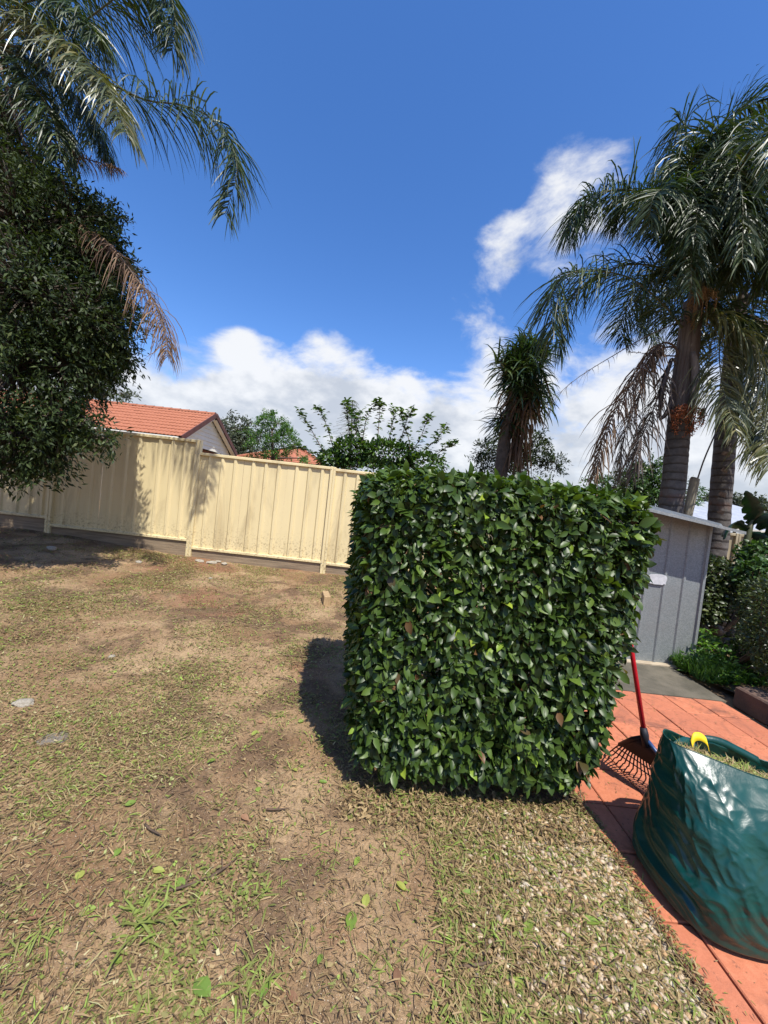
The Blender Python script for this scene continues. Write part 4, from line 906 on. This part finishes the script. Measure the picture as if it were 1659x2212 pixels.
dirv_ = Vector((0, 4.2, zb_-zf)); MB().box((x0-.02, 12.5, (zf+zb_)/2-.03), (.06, dirv_.length, .16), Matrix.Rotation(math.atan2(dirv_.z, dirv_.y), 3, 'X')).build('barge_board', 'roof_barge', nb_)
MB().box(((x0+x1)/2, 12.6, zf/2-.1), (x1-x0-.3, 4.0, zf-.05)).build('wall', 'grey_wall', nb_)
MB().box(((x0+x1)/2, 10.36, zf-.03), (x1-x0, .1, .1)).build('gutter', 'gutter', nb_)
vp = P(1481, 1094, 8.5); vt = MB().tube([Vector((vp.x-.03, 8.5, 0)), vp], .032, 8); vt.tube([vp, vp+Vector((0, 0, .05))], .048, 8); vt = vt.build('vent_pipe', 'white_paint', None); tag(vt, 'white capped vent pipe between palm trunk and corrugated roof', 'pipe')

# ------------------------------------------------------------------ plants on the right
b0 = G(1540, 1330); b0 = Vector((4.2, 5.4, .5))
def bush(name, label, blobs, mat, L, W, base, n_st=7, tmpl=LT_BROAD, up=.6, cat='shrub'):
    root = empty(name, base, label, cat); st = MB(); P_, A_, N_ = [], [], []
    for (c, r, n) in blobs:
        c = Vector(c)
        for k in range(n_st):
            d = Vector(randdir(1)[0]); e = c+Vector((d.x*r[0], d.y*r[1], abs(d.z)*r[2]))*.8; st.tube(spline([Vector(base)+Vector((random.uniform(-.05, .05), 0, 0)), (Vector(base)+c)/2, e], 6), [.012, .010, .008, .006, .004, .003], 5, False)
        dd = randdir(n); lum = np.array([1+.22*mnoise.noise(Vector(q)*2.6) for q in dd]); rr = np.clip(1-RNG.exponential(.13, n), .25, 1)*lum
        P_.append(np.array(c)+dd*rr[:, None]*np.array(r)); A_.append(dd*.6+randdir(n)*.7+[0, 0, -.1]); N_.append(dd*.7+randdir(n)*.5+[0, 0, up])
    st.build('stems', 'twig', root); pos = np.concatenate(P_); n = len(pos); Ls = RNG.uniform(.7, 1.25, n)*L
    tag(leaves('foliage', pos, np.concatenate(A_), np.concatenate(N_), Ls, Ls*W/L, mat, root, tmpl, np.clip(RNG.beta(1.6, 2.2, n), 0, 1)), kind='stuff'); return root
def B(px, py, D, rx, rz, n): return (tuple(P(px, py, D)), (rx, rx*.8, rz), n)
bush('olive_bush', 'rounded olive green bush beside the shed wall', [B(1545, 1250, 5.0, .36, .26, 1500), B(1530, 1290, 4.9, .30, .24, 1200), B(1580, 1270, 5.2, .35, .25, 1200), B(1515, 1225, 5.2, .25, .2, 700), B(1525, 1320, 4.8, .22, .14, 600), B(1610, 1290, 5.2, .25, .25, 700)], 'shrub_leaf_olive', .055, .032, (3.95, 5.2, .35))
bush('leafy_bush', 'glossy leaved bush growing under the banana plant', [B(1655, 1250, 4.6, .32, .22, 900), B(1640, 1200, 4.9, .25, .16, 350), B(1665, 1215, 4.8, .3, .25, 600)], 'shrub_leaf', .075, .04, (4.4, 4.75, .3))
bush('clipped_bush', 'dark fine leaved clipped hedge above the retaining blocks', [B(1655, 1310, 4.0, .26, .30, 3600), B(1650, 1400, 3.9, .26, .3, 3600), B(1665, 1460, 3.75, .22, .2, 2000), B(1700, 1380, 3.9, .45, .5, 3500), B(1640, 1350, 4.1, .18, .35, 1500), ((3.66, 3.38, .70), (.27, .32, .48), 4500), ((3.75, 2.9, .6), (.30, .4, .4), 3000)], 'shrub_leaf_olive', .034, .018, (3.75, 3.95, .12), tmpl=LT_SLIM)
# ground cover beside the slab
Nn = 2600; x = RNG.uniform(3.27, 4.15, Nn); y = RNG.uniform(3.62, 4.75, Nn); ok = (y > 3.62+.0*(x)) ; hmax = .06+.22*np.clip((x-3.25)/.35, 0, 1)*np.clip((y-3.5)/.5, .2, 1)
pp = np.stack([x, y, .03+RNG.random(Nn)*hmax], 1)
gc = leaves('ground_cover', pp, randdir(Nn)*[1, 1, .5]+[0, -.2, .35], randdir(Nn)*.5+[0, 0, 1], RNG.uniform(.035, .10, Nn), RNG.uniform(.012, .035, Nn), 'shrub_leaf_bright', None, LT_BROAD)
tag(gc, 'lush green ground cover weeds along the slab edge', 'ground cover', kind='stuff')
Nn = 1500; x = RNG.uniform(3.25, 3.8, Nn); y = RNG.uniform(3.7, 4.4, Nn); pp = np.stack([x, y, np.full(Nn, .03)], 1)
gg = leaves('long_grass', pp, randdir(Nn)*[.6, .6, .2]+[-.15, -.2, 1], randdir(Nn)*[1, 1, .2], RNG.uniform(.10, .24, Nn), RNG.uniform(.005, .010, Nn), 'shrub_leaf_bright', None, LT_BLADE); tag(gg, 'long bright green grass beside the shed corner', 'grass', kind='stuff')
# dry stone retaining wall under the bushes
sw = empty('stone_wall', (3.9, 4.95, 0), 'low dark rubble stone wall below the olive bush', 'wall')
ico = bpy.data.meshes.new('stone'); import bmesh; bm = bmesh.new(); bmesh.ops.create_icosphere(bm, subdivisions=2, radius=.5)
for v in bm.verts: v.co *= 1+.30*mnoise.noise(v.co*2.2)
bm.to_mesh(ico); bm.free(); ico.materials.append(MATS['wall_stone'])
for r in range(4):
    for c in range(8):
        o = bpy.data.objects.new('stone', ico); link(o, sw); s = random.uniform(.15, .25)
        o.location = Vector((3.30+c*.215+random.uniform(-.04, .04)+(r % 2)*.1, 4.93+.05*r+random.uniform(-.03, .03), .08+r*.14+random.uniform(-.02, .02)))-wloc(sw)
        o.scale = (s*1.15, s, s*.8); o.rotation_euler = (random.uniform(-.5, .5), random.uniform(-.5, .5), random.uniform(0, 6))
# banana-like plant with torn leaves
bb = Vector((P(1610, 1190, 5.2).x, 5.2, .3)); ban = empty('banana_plant', bb, 'large dark torn leaved banana plant in front of the weathered fence', 'plant')
MB().tube(spline([bb, P(1608, 1230, 5.2), P(1612, 1175, 5.2), P(1625, 1120, 5.2)], 8), [.07, .065, .06, .05, .045, .04, .035, .03], 9).build('stem', 'frond_stalk', ban, smooth=True)
def big_leaf(pts_, wmax, side, name='leaf'):
    m = 18; sp = spline(pts_, m); vs = []; fs = []
    for i, q in enumerate(sp):
        wd = wmax*math.sin(math.pi*(.06+.93*i/(m-1)))**.7*(1-.35*(i % 4 == 3)); s = Vector(side).normalized(); vs += [q-s*wd+Vector((0, 0, -.25*wd)), q, q+s*wd+Vector((0, 0, -.25*wd))]
    for i in range(m-1): fs += [(3*i, 3*i+1, 3*i+4, 3*i+3), (3*i+1, 3*i+2, 3*i+5, 3*i+4)]
    o = MB().add(vs, fs).build(name, 'banana_leaf', ban, smooth=True); md = o.modifiers.new('thick', 'SOLIDIFY'); md.thickness = .003; return o
leafmat('banana_leaf', [(0, (.010, .030, .012)), (1, (.014, .042, .016))], .35, .22)
big_leaf(PP([(1622, 1130), (1630, 1110), (1625, 1085), (1612, 1060)], 5.2, 5.0), .13, (1, -.3, .3))
big_leaf(PP([(1622, 1130), (1645, 1115), (1670, 1130), (1690, 1170)], 5.2, 4.9), .15, (.3, -.6, .8))
big_leaf(PP([(1618, 1145), (1590, 1130), (1572, 1140), (1565, 1165)], 5.2, 4.9), .09, (.4, -.5, .8))
big_leaf(PP([(1615, 1180), (1606, 1200), (1600, 1230), (1598, 1255)], 5.15, 5.0), .06, (1, -.3, .1))
big_leaf(PP([(1620, 1150), (1650, 1160), (1675, 1190), (1690, 1230)], 5.2, 4.8), .12, (.3, -.6, .7))

# ------------------------------------------------------------------ leaf rake
S_k = P(1392, 1587, 2.05); tA, tB = Vector((1.56, 2.37, .02)), Vector((1.79, 1.86, .02))
rake = empty('leaf_rake', (1.7, 2.16, 0), 'leaf rake with red handle leaning on the hedge', 'rake')
mid = (tA+tB)/2; axis_dir = (S_k-mid).normalized(); hd = Vector((-.13, .26, 1)).normalized()
MB().tube([S_k-hd*.03, S_k+hd*.6, S_k+hd*1.22], .0125, 12).build('handle', 'red_metal', rake, smooth=True)
MB().tube([S_k-hd*.06, S_k-hd*.0, S_k+hd*.035], [.016, .021, .017], 10).build('socket', 'black_plastic', rake, smooth=True)
def fanpt(s, t): # s along width 0..1, t from socket 0 to tips 1
    top_a = S_k; e = tA.lerp(tB, s); c = S_k.lerp(e, t); return c + Vector((-.03, -.02, .02))*math.sin(math.pi*t)*1.0
n_ = 10; vs = []; fs = []
for i in range(n_+1):
    s = i/n_; vs += [fanpt(.5+(s-.5)*.12, .06), fanpt(s, .56)]
for i in range(n_): fs.append((2*i, 2*i+2, 2*i+3, 2*i+1))
plate = MB().add(vs, fs).build('head_plate', 'black_plastic', rake, smooth=True); md = plate.modifiers.new('thick', 'SOLIDIFY'); md.thickness = .005
for s, mt in ((0, 'black_plastic'), (1, 'navy_plastic')): MB().tube([fanpt(.5+(s-.5)*.12, .05), fanpt(s, .25), fanpt(s, .57)], .011, 6).build('side_rib', mt, rake, smooth=True)
for i in range(22):
    s = i/21; tip = fanpt(s, 1.0); MB().tube([fanpt(s, .55), fanpt(s, .7), fanpt(s, .93), tip+Vector((-.012, -.006, .012)), tip+Vector((-.045, -.03, -.008))], [.0042, .004, .0038, .0034, .0026], 5).build('tine', 'black_plastic', rake, smooth=True)
for t in (.68, .82): MB().tube([fanpt(i/12, t) for i in range(13)], .0036, 5).build('cross_bar', 'black_plastic', rake, smooth=True)

# ------------------------------------------------------------------ green waste bag
BC = Vector((1.545, 1.515, 0)); bag = empty('garden_bag', (BC.x, BC.y, .017), 'bulging dark green plastic garden waste bag full of clippings', 'bag')
NT, NH = 400, 220; vs = []; fs = []
def bag_pt(th, h):
    c, s = math.cos(th), math.sin(th); e = .62
    sx = math.copysign(abs(c)**e, c); sy = math.copysign(abs(s)**e, s)
    top_ = max(0, (h-.35)/.65)**1.5
    a = .285*(1+.05*math.exp(-(h/.12)**2)-.05*math.exp(-((h-.5)/.2)**2)+.03*top_); bb_ = .245*(1+.04*math.exp(-(h/.12)**2)-.03*math.exp(-((h-.5)/.2)**2))
    bb_ *= 1-top_*(.50-.22*sx); cy = .075*top_*(1-.3*sx)
    ztop = .505 + .06*max(0, -sx)**2 - .075*max(0, sx) + .012*math.sin(3*th+.6) + .005*max(0, sy) + .015*max(0, -sy)*max(0, -sx)
    r_ = 1.0 - (.16*(1-h/.05)**2 if h < .05 else 0)
    x, y, z = a*sx*r_, cy+bb_*sy*r_, ztop*h
    al = .28*((th-math.pi/2) % (2*math.pi))
    env = min(1, h*7)*min(1, (1.02-h)*6)
    q1 = h*.58+.50*al; q2 = h*.30-.58*al; low = math.exp(-((h-.20)/.17)**2)
    wx = mnoise.noise((al*5, h*3, 2.2))*.10
    w1 = 1-abs(mnoise.noise((q2*2.4, (q1+wx)*7.5, 1.3)))*2.4; w2 = 1-abs(mnoise.noise((q2*4, (q1+wx)*21, 7.7)))*2.4
    w3 = mnoise.noise((al*7, h*4.5, 4)); w4 = 1-abs(mnoise.noise((al*13+h*3, h*7, 9)))*2.2; w5 = mnoise.noise((al*34, h*20, 3))
    w6 = 1-abs(mnoise.noise((al*22-h*9, h*15+al*4, 5)))*2.6; w7 = 1-abs(mnoise.noise((q2*6, (q1+wx*.6)*42, 2.7)))*2.4
    d = env*(.011*w1*(.4+low)+.008*w2*(.15+low)+.0035*w7*low+.010*w3*(1-.5*low)+.007*w4*(1-low)+.0022*w6*(1-.6*low)+.0007*w5)
    l = math.hypot(sx, sy) or 1; x += .05*h*h
    return (BC.x+x+sx/l*d, BC.y+y+sy/l*d, .018+z)
for j in range(NH):
    for i in range(NT): vs.append(bag_pt(2*math.pi*i/NT, j/(NH-1)))
for j in range(NH-1):
    for i in range(NT): fs.append((j*NT+i, j*NT+(i+1) % NT, (j+1)*NT+(i+1) % NT, (j+1)*NT+i))
vs.append((BC.x, BC.y, .018)); cidx = len(vs)-1
for i in range(NT): fs.append((cidx, (i+1) % NT, i))
body = MB().add(vs, fs).build('bag_body', 'bag_plastic', bag, smooth=True); md = body.modifiers.new('thick', 'SOLIDIFY'); md.thickness = .0025
hem = MB(); ring = [Vector(bag_pt(2*math.pi*i/64, 1)) for i in range(65)]; hem.tube(ring, .002, 5, False); hem.build('hem', 'bag_plastic', bag, smooth=True)
def strap(pts_, wd, mat, name):
    m = 20; sp = spline(pts_, m); vs = []; fs = []
    for i, q in enumerate(sp): vs += [q+Vector((0, wd*.25, wd*.5)), q-Vector((0, wd*.25, wd*.5))]
    for i in range(m-1): fs.append((2*i, 2*i+2, 2*i+3, 2*i+1))
    o = MB().add(vs, fs).build(name, mat, bag, smooth=True); md = o.modifiers.new('thick', 'SOLIDIFY'); md.thickness = .003; return o
yb_ = BC.y+.21
strap([(BC.x-.05, yb_, .50), (BC.x+.0, yb_+.010, .518), (BC.x+.09, yb_+.005, .522), (BC.x+.18, yb_-.010, .495), (BC.x+.25, yb_-.03, .47)], .030, 'bag_plastic', 'handle')
strap([(BC.x-.18, BC.y+.13, .52), (BC.x-.13, BC.y+.155, .53), (BC.x-.08, BC.y+.175, .525), (BC.x-.03, BC.y+.185, .505)], .034, 'bag_plastic', 'handle')
strap([(BC.x-.075, yb_-.045, .520), (BC.x-.060, yb_-.035, .548), (BC.x-.03, yb_-.03, .552), (BC.x-.0, yb_-.03, .535), (BC.x+.005, yb_-.04, .51)], .030, 'yellow_fabric', 'tag')
Nn = 9000; sx_ = RNG.uniform(-.86, .97, Nn); ty = RNG.uniform(-.9, .9, Nn); hw = .245*(.5+.22*sx_)*np.sqrt(np.clip(1-np.abs(sx_)**3, 0, 1))
pp = np.stack([BC.x+.05+.285*sx_, BC.y+.075*(1-.3*sx_)+hw*ty, .425-.065*sx_+.045*(1-ty**2)+RNG.uniform(-.03, .02, Nn)], 1)
cb_ = leaves('bag_clippings', pp, randdir(Nn)*[1, 1, .4], randdir(Nn)*.6+[0, 0, 1], RNG.uniform(.02, .06, Nn), RNG.uniform(.002, .006, Nn), 'clip', None, LT_BLADE, RNG.choice([.2, .36, .42, .46, .55, .7, .85, .95], Nn)); tag(cb_, 'heap of green grass clippings filling the garden bag', 'clippings', kind='stuff')

# ------------------------------------------------------------------ ground clutter
def gz2(x, y): return gz(x, y) + .016*mnoise.noise((x*1.7, y*1.7, 0)) + .010*mnoise.noise((x*5, y*5, 3)) + .006*mnoise.noise((x*13, y*13, 5))
def scatter(n, y0, y1, dens=None, strip=None):
    out_ = []
    while len(out_) < n:
        if strip: x = random.uniform(*strip); y = random.uniform(y0, y1)
        else:
            y = math.exp(random.uniform(math.log(y0), math.log(y1))); x = random.uniform(-1.25*y-.5, min(1.0*y+.4, 1.15))
        if y > 6.93 or x > 1.155 or (y < 1.9 and False): continue
        if x > .0 and 1.95 < y < 3.0 and random.random() < .8: continue
        if dens and random.random() > dens(x, y): continue
        out_.append((x, y, gz2(x, y)))
    return np.array(out_)
def d_clip(x, y):
    a = mnoise.noise((x*1.15+3, y*1.15, 11)); c = mnoise.noise((x*4, y*4, 2)); base_ = .09+1.5*max(0, a+.10)+.6*max(0, c)
    if x > .36 and y < 2.0: base_ += .55
    if x < .36 and y < 1.75 and x > -.35: base_ *= .35
    return min(1, base_)
def lay(name, label, n, y0, y1, L, W, tmpl, palette, dens, strip=None, lift=.012, tilt=.22, mat='clip', cat='clippings'):
    p = scatter(n, y0, y1, dens, strip); n = len(p); p[:, 2] += RNG.uniform(.001, lift, n)
    o = leaves(name, p, randdir(n)*[1, 1, tilt], randdir(n)*.45+[0, 0, 1], RNG.uniform(*L, n), RNG.uniform(*W, n), mat, None, tmpl, RNG.choice(palette, n)+RNG.uniform(-.03, .03, n))
    tag(o, label, cat, kind='stuff'); return o
lay('grass_clippings', 'mown green and straw grass clippings strewn over the soil', 42000, .75, 7, (.015, .06), (.0022, .005), LT_BLADE, [.08, .2, .26, .3, .36, .4, .44, .53, .6, .72, .88], d_clip)
lay('leaf_fragments', 'chopped leaf fragments strewn over the soil', 26000, .75, 7, (.007, .022), (.004, .012), LT_BIT, [.05, .1, .2, .3, .38, .42, .44, .6, .75, .88, .98], d_clip)
lay('dead_thatch', 'brown dead grass thatch matted on the soil', 42000, .75, 7, (.01, .04), (.0016, .0035), LT_BLADE, [.03, .1, .16, .24, .3, .4, .5], None)
lay('grit', 'pale grit and tiny stones on the bare soil', 36000, .75, 7, (.002, .007), (.002, .006), LT_OCT, [.1, .3, .4, .6, .65, .95], None, mat='pebble', cat='grit', lift=.004)
lay('edge_clippings', 'thick grass clippings over the gravel by the pavers', 5200, .7, 1.95, (.02, .06), (.0025, .006), LT_BLADE, [.08, .2, .3, .36, .42, .44, .53, .6, .72], None, (.34, 1.12), .02)
lay('far_clippings', 'mown clippings and dead grass on the far yard', 34000, 2.6, 6.9, (.02, .07), (.003, .008), LT_BLADE, [.04, .08, .14, .2, .26, .32, .38, .56, .66, .8], d_clip, (-8.5, 1.1), .02)
lay('far_fragments', 'torn leaf pieces on the far yard', 9000, 2.6, 6.9, (.012, .035), (.006, .018), LT_BIT, [.05, .2, .42, .6, .7, .8, .9, .98], d_clip, (-8.5, 1.1), .015)
def d_mat(x, y): return 1.0 if mnoise.noise((x*.9+1.7, y*.9+4, 21))+.45*mnoise.noise((x*3.3, y*3.3, 8)) > .24 else .03
lay('low_weeds', 'flat patches of low broad leaved green weeds', 15000, .8, 7, (.008, .026), (.006, .015), LT_SLIM, [.3, .42, .5, .53, .56, .6, .66, .74], d_mat, None, .016, .3, cat='weeds')
lay('straw', 'pale dry straw strands strewn over the mown yard', 9000, .75, 7, (.02, .07), (.0015, .003), LT_BLADE, [.34, .38, .42, .44, .98], d_clip, None, .018, .2)
pp = np.stack([1.17+2.0*RNG.random(1500)**1.6, RNG.uniform(.8, 3.3, 1500), np.full(1500, .019)], 1)
tag(leaves('paver_debris', pp, randdir(1500)*[1, 1, .06], randdir(1500)*.2+[0, 0, 1], RNG.uniform(.004, .02, 1500), RNG.uniform(.001, .005, 1500), 'clip', None, LT_BIT, RNG.choice([.03, .08, .2, .3, .55, .7], 1500)), 'specks of dirt and leaf bits on the terracotta pavers', 'debris', kind='stuff')
pp = np.stack([RNG.normal(1.172, .018, 1300), RNG.uniform(.75, 2.0, 1300), np.full(1300, .02)], 1)
tag(leaves('joint_debris', pp, randdir(1300)*[1, 1, .15], randdir(1300)*.3+[0, 0, 1], RNG.uniform(.008, .035, 1300), RNG.uniform(.002, .006, 1300), 'clip', None, LT_BLADE, RNG.choice([.03, .1, .2, .36, .42, .55, .7], 1300)), 'clippings spilling onto the paver edge', 'clippings', kind='stuff')
def gravel(n, strip, y0, y1, smin, smax, bias):
    x = strip[0]+(strip[1]-strip[0])*RNG.random(n)**bias; y = RNG.uniform(y0, y1, n); s = RNG.uniform(smin, smax, n)*RNG.uniform(.7, 1.2, n)
    q = bpy.data.meshes.new('g'); bm = bmesh.new(); bmesh.ops.create_icosphere(bm, subdivisions=1, radius=.5); T = np.array([tuple(v.co) for v in bm.verts]); F = np.array([[v.index for v in f.verts] for f in bm.faces]); bm.free(); bpy.data.meshes.remove(q)
    k = len(T); an = RNG.uniform(0, 6.28, n); ca, sa = np.cos(an), np.sin(an); sc_ = np.stack([s*RNG.uniform(.9, 1.5, n), s, s*RNG.uniform(.5, .8, n)], 1)
    V = T[None]*(1+RNG.normal(size=(n, k, 1))*.10)*sc_[:, None]; V = np.stack([V[..., 0]*ca[:, None]-V[..., 1]*sa[:, None], V[..., 0]*sa[:, None]+V[..., 1]*ca[:, None], V[..., 2]], -1)
    V += np.stack([x, y, np.array([gz2(a, c) for a, c in zip(x, y)])+sc_[:, 2]*.30+.005], 1)[:, None]
    return fast('gravel', V.reshape(-1, 3), [(F[None]+(np.arange(n)*k)[:, None, None]).reshape(-1, 3)], 'pebble', None, np.repeat(np.clip(RNG.normal(.6, .28, n), 0, 1), k))
tag(gravel(5600, (.40, 1.155), .7, 1.85, .006, .021, .45), 'cream and tan pebbles along the paver edge', 'gravel', kind='stuff')
# larger stones, countable
bm = bmesh.new(); bmesh.ops.create_icosphere(bm, subdivisions=3, radius=.5)
for v in bm.verts: v.co *= 1+.35*mnoise.noise(v.co*2.6)+.10*mnoise.noise(v.co*7)
rme = bpy.data.meshes.new('rock'); bm.to_mesh(rme); bm.free()
def rock(px, py, sx, sy, sz, label, mat, group=None, rz=0):
    me = rme.copy(); me.materials.append(MATS[mat]); o = bpy.data.objects.new('rock', me); g = G(px, py); g = G(px, py, gz2(g.x, g.y)); link(o); o.location = g+Vector((0, 0, sz*.18)); o.scale = (sx, sy, sz); o.rotation_euler = (0, 0, rz); tag(o, label, 'rock', group)
rock(52, 1522, .11, .07, .045, 'pale lumpy concrete chunk lying alone on the soil', 'rubble', rz=.3)
rock(120, 1597, .14, .10, .02, 'flat half buried grey stone in the weeds', 'rock', rz=.6)
rock(112, 1186, .13, .10, .07, 'round grey stone lying in the tree shade by the fence', 'rubble')
for i, (x, y, s) in enumerate(((432, 1213, .16), (458, 1217, .20), (485, 1219, .16), (470, 1214, .12), (392, 1192, .15), (372, 1187, .14), (350, 1190, .12))): rock(x, y, s, s*.6, s*.35, 'pale concrete rubble piece at the foot of the fence post', 'rubble', 'rubble at the fence foot', rz=i)
for i, (x, y, s) in enumerate(((300, 1215, .09), (455, 1250, .06), (1010+30, 1590, .05), (240, 1420, .05), (800, 1230, .05))): rock(x, y, s, s*.8, s*.5, 'small pale stone lying loose on the mown weeds', 'rubble', 'small loose stones', rz=i*1.3)
# paver-edge cobbles
for i, (x, y, s) in enumerate(((1310, 1918, .03), (1440, 2120, .034), (1452, 2105, .026), (1385, 2010, .03), (1360, 2040, .028), (1475, 2150, .03), (1200, 1965, .026))): rock(x, y, s, s*.8, s*.7, 'large cream pebble among the gravel by the paver edge', 'rubble', 'large pebbles by the pavers', rz=i*1.1)
rk = rock(1380, 1777, .022, .014, .014, 'small dark stone lying on a paver joint', 'bark')
# timber offcut by the hedge
g0 = G(697, 1303); mb = MB(); mb.box(g0+Vector((.03, .05, .055)), (.085, .30, .13), Matrix.Rotation(.25, 3, 'Z'), bev=.006); oc_ = mb.build('timber_offcut', 'offcut', None, g0); tag(oc_, 'pale sawn timber offcut lying on the soil before the fence', 'timber')
g0 = G(1075-20, 1175)
# fallen leaves
def fallen(px, py, L, W, az, mat, label, grp, z=None):
    g = G(px, py); zz = gz2(g.x, g.y)+.008 if z is None else z; g = G(px, py, zz)
    T, FF = LT_BROAD; me = bpy.data.meshes.new('fallen_leaf'); me.from_pydata([(q[0]*L, q[1]*W, q[2]*L*.8) for q in T], [], [tuple(int(i) for i in f) for a in FF for f in a]); me.materials.append(MATS[mat])
    o = bpy.data.objects.new('fallen_leaf', me); link(o); o.location = g; o.rotation_euler = (random.uniform(-.2, .2), random.uniform(-.2, .1), az); tag(o, label, 'leaf', grp)
fallen(757, 2012, .075, .04, 1.57, 'fallen_green', 'big oval lime leaf lying alone on bare sandy soil', None)
fallen(787, 1962, .05, .03, 1.4, 'fallen_green', 'smaller oval lime leaf beside the big one on sandy soil', None)
fallen(420, 2118, .07, .045, -.5, 'fallen_green', 'veined lime leaf lying flat near the weed tufts', None)
gl = 'bright green leaf fallen on the mown soil'
for x, y in ((268, 1740), (300, 1640), (640, 1560), (700, 1690), (240, 1850), (155, 1900), (330, 1880), (210, 1960), (700, 2060), (560, 1700), (630, 1660), (880, 1925), (400, 1920), (60, 1650), (130, 1545), (420, 1585), (545, 1590), (250, 2080), (840, 1740), (560, 1600), (470, 1640), (590, 2120), (760, 1870), (540, 1930)): fallen(x+random.uniform(-8, 8), y, random.uniform(.03, .055), random.uniform(.018, .03), random.uniform(0, 6.28), 'fallen_green', gl, 'green leaves fallen on the soil')
for x, y in ((1180, 1838), (1255, 1990), (1330, 2060), (990, 1930), (1085, 1870), (1150, 1990), (1060, 1760), (1110, 2140), (1010, 2080)): fallen(x, y, random.uniform(.05, .075), random.uniform(.022, .035), random.uniform(0, 6.28), 'fallen_green', 'green leaf lying on clippings over the gravel', 'green leaves on the gravel')
for x, y in ((440, 1890), (330, 1640), (840, 1760), (90, 1980), (620, 2140), (1130, 1960), (860, 2130), (520, 1760), (1000, 1775), (930, 1770), (1090, 1775), (570, 1560), (1140, 1850), (1230, 2040)): fallen(x, y, random.uniform(.03, .055), random.uniform(.018, .03), random.uniform(0, 6.28), 'fallen_brown', 'curled brown dead leaf on the ground litter', 'brown dead leaves on the ground')
# twigs
for x, y, L, az in ((400, 1920, .14, .5), (480, 1880, .12, .9), (640, 1420, .22, .1), (1050, 2075, .2, .3), (330, 1800, .1, -.4), (610, 1470, .16, 2.9), (600, 1750, .1, .2), (1190, 1790, .12, -.2)):
    g = G(x, y); d = Vector((math.cos(az), math.sin(az), 0)); g.z = gz2(g.x, g.y)+.012; mb = MB().tube(spline([g-d*L/2, g+Vector((d.y, -d.x, .25))*L*.06, g+d*L/2], 6), [.005, .0048, .0045, .004, .003, .002], 6); mb.tube([g, g+(d*.5+Vector((-d.y, d.x, .2)))*L*.3], [.003, .0015], 5); o = mb.build('twig', 'twig', None, g, smooth=True); tag(o, 'short brown twig lying on the soil', 'twig', 'twigs lying on the soil')
# weed tufts
def tuft(px, py, n, L, W, label, grp=None):
    g = G(px, py); g.z = gz2(g.x, g.y); root = empty('weed_tuft', g, label, 'weed', grp)
    p = np.tile(np.array(g), (n, 1))+RNG.normal(size=(n, 3))*[.035, .035, .002]; k = 5; az = RNG.uniform(0, 6.283, n); el = RNG.uniform(.05, .9, n); d0 = np.stack([np.cos(az)*np.cos(el), np.sin(az)*np.cos(el), np.sin(el)], 1)
    Ls = RNG.uniform(.5, 1.1, n)*L; pts3 = [p]; ds = []
    for j in range(k): d = nrm(d0+np.array([0, 0, -.9])*(j/k)); ds.append(d); q = pts3[-1]+d*(Ls/k)[:, None]; q[:, 2] = np.maximum(q[:, 2], g.z+.006); pts3.append(q)
    ds.append(ds[-1]); V = []
    for j, w_ in enumerate((.5, .8, 1, .9, .6, .08)): wv = nrm(np.cross(ds[j], [0, 0, 1.]))*(W*.5*w_*RNG.uniform(.6, 1.2)); V += [pts3[j]-wv, pts3[j]+wv]
    V = np.stack(V, 1); fq = np.array([(2*j, 2*j+2, 2*j+3, 2*j+1) for j in range(k)])[None]+(np.arange(n)*2*(k+1))[:, None, None]
    tag(fast('blades', V.reshape(-1, 3), [fq.reshape(-1, 4)], 'clip', root, np.repeat(np.clip(RNG.normal(.66, .1, n), .48, .88), 2*(k+1))), kind='stuff')
tuft(320, 2005, 46, .10, .009, 'largest broad bladed green weed clump on the soil')
tuft(540, 2130, 34, .09, .006, 'wispy weed clump with dark thin blades on the soil')
for x, y in ((90, 1760), (310, 1940), (560, 1935), (180, 1690), (420, 1640), (700, 1850), (600, 1545), (690, 1600), (490, 1570), (250, 1560), (60, 2060), (830, 2080), (960, 2010), (975, 2130), (1100, 2180)): tuft(x, y, random.randint(14, 26), random.uniform(.04, .08), random.uniform(.004, .008), 'small low green weed tuft in the mown soil', 'small weed tufts')
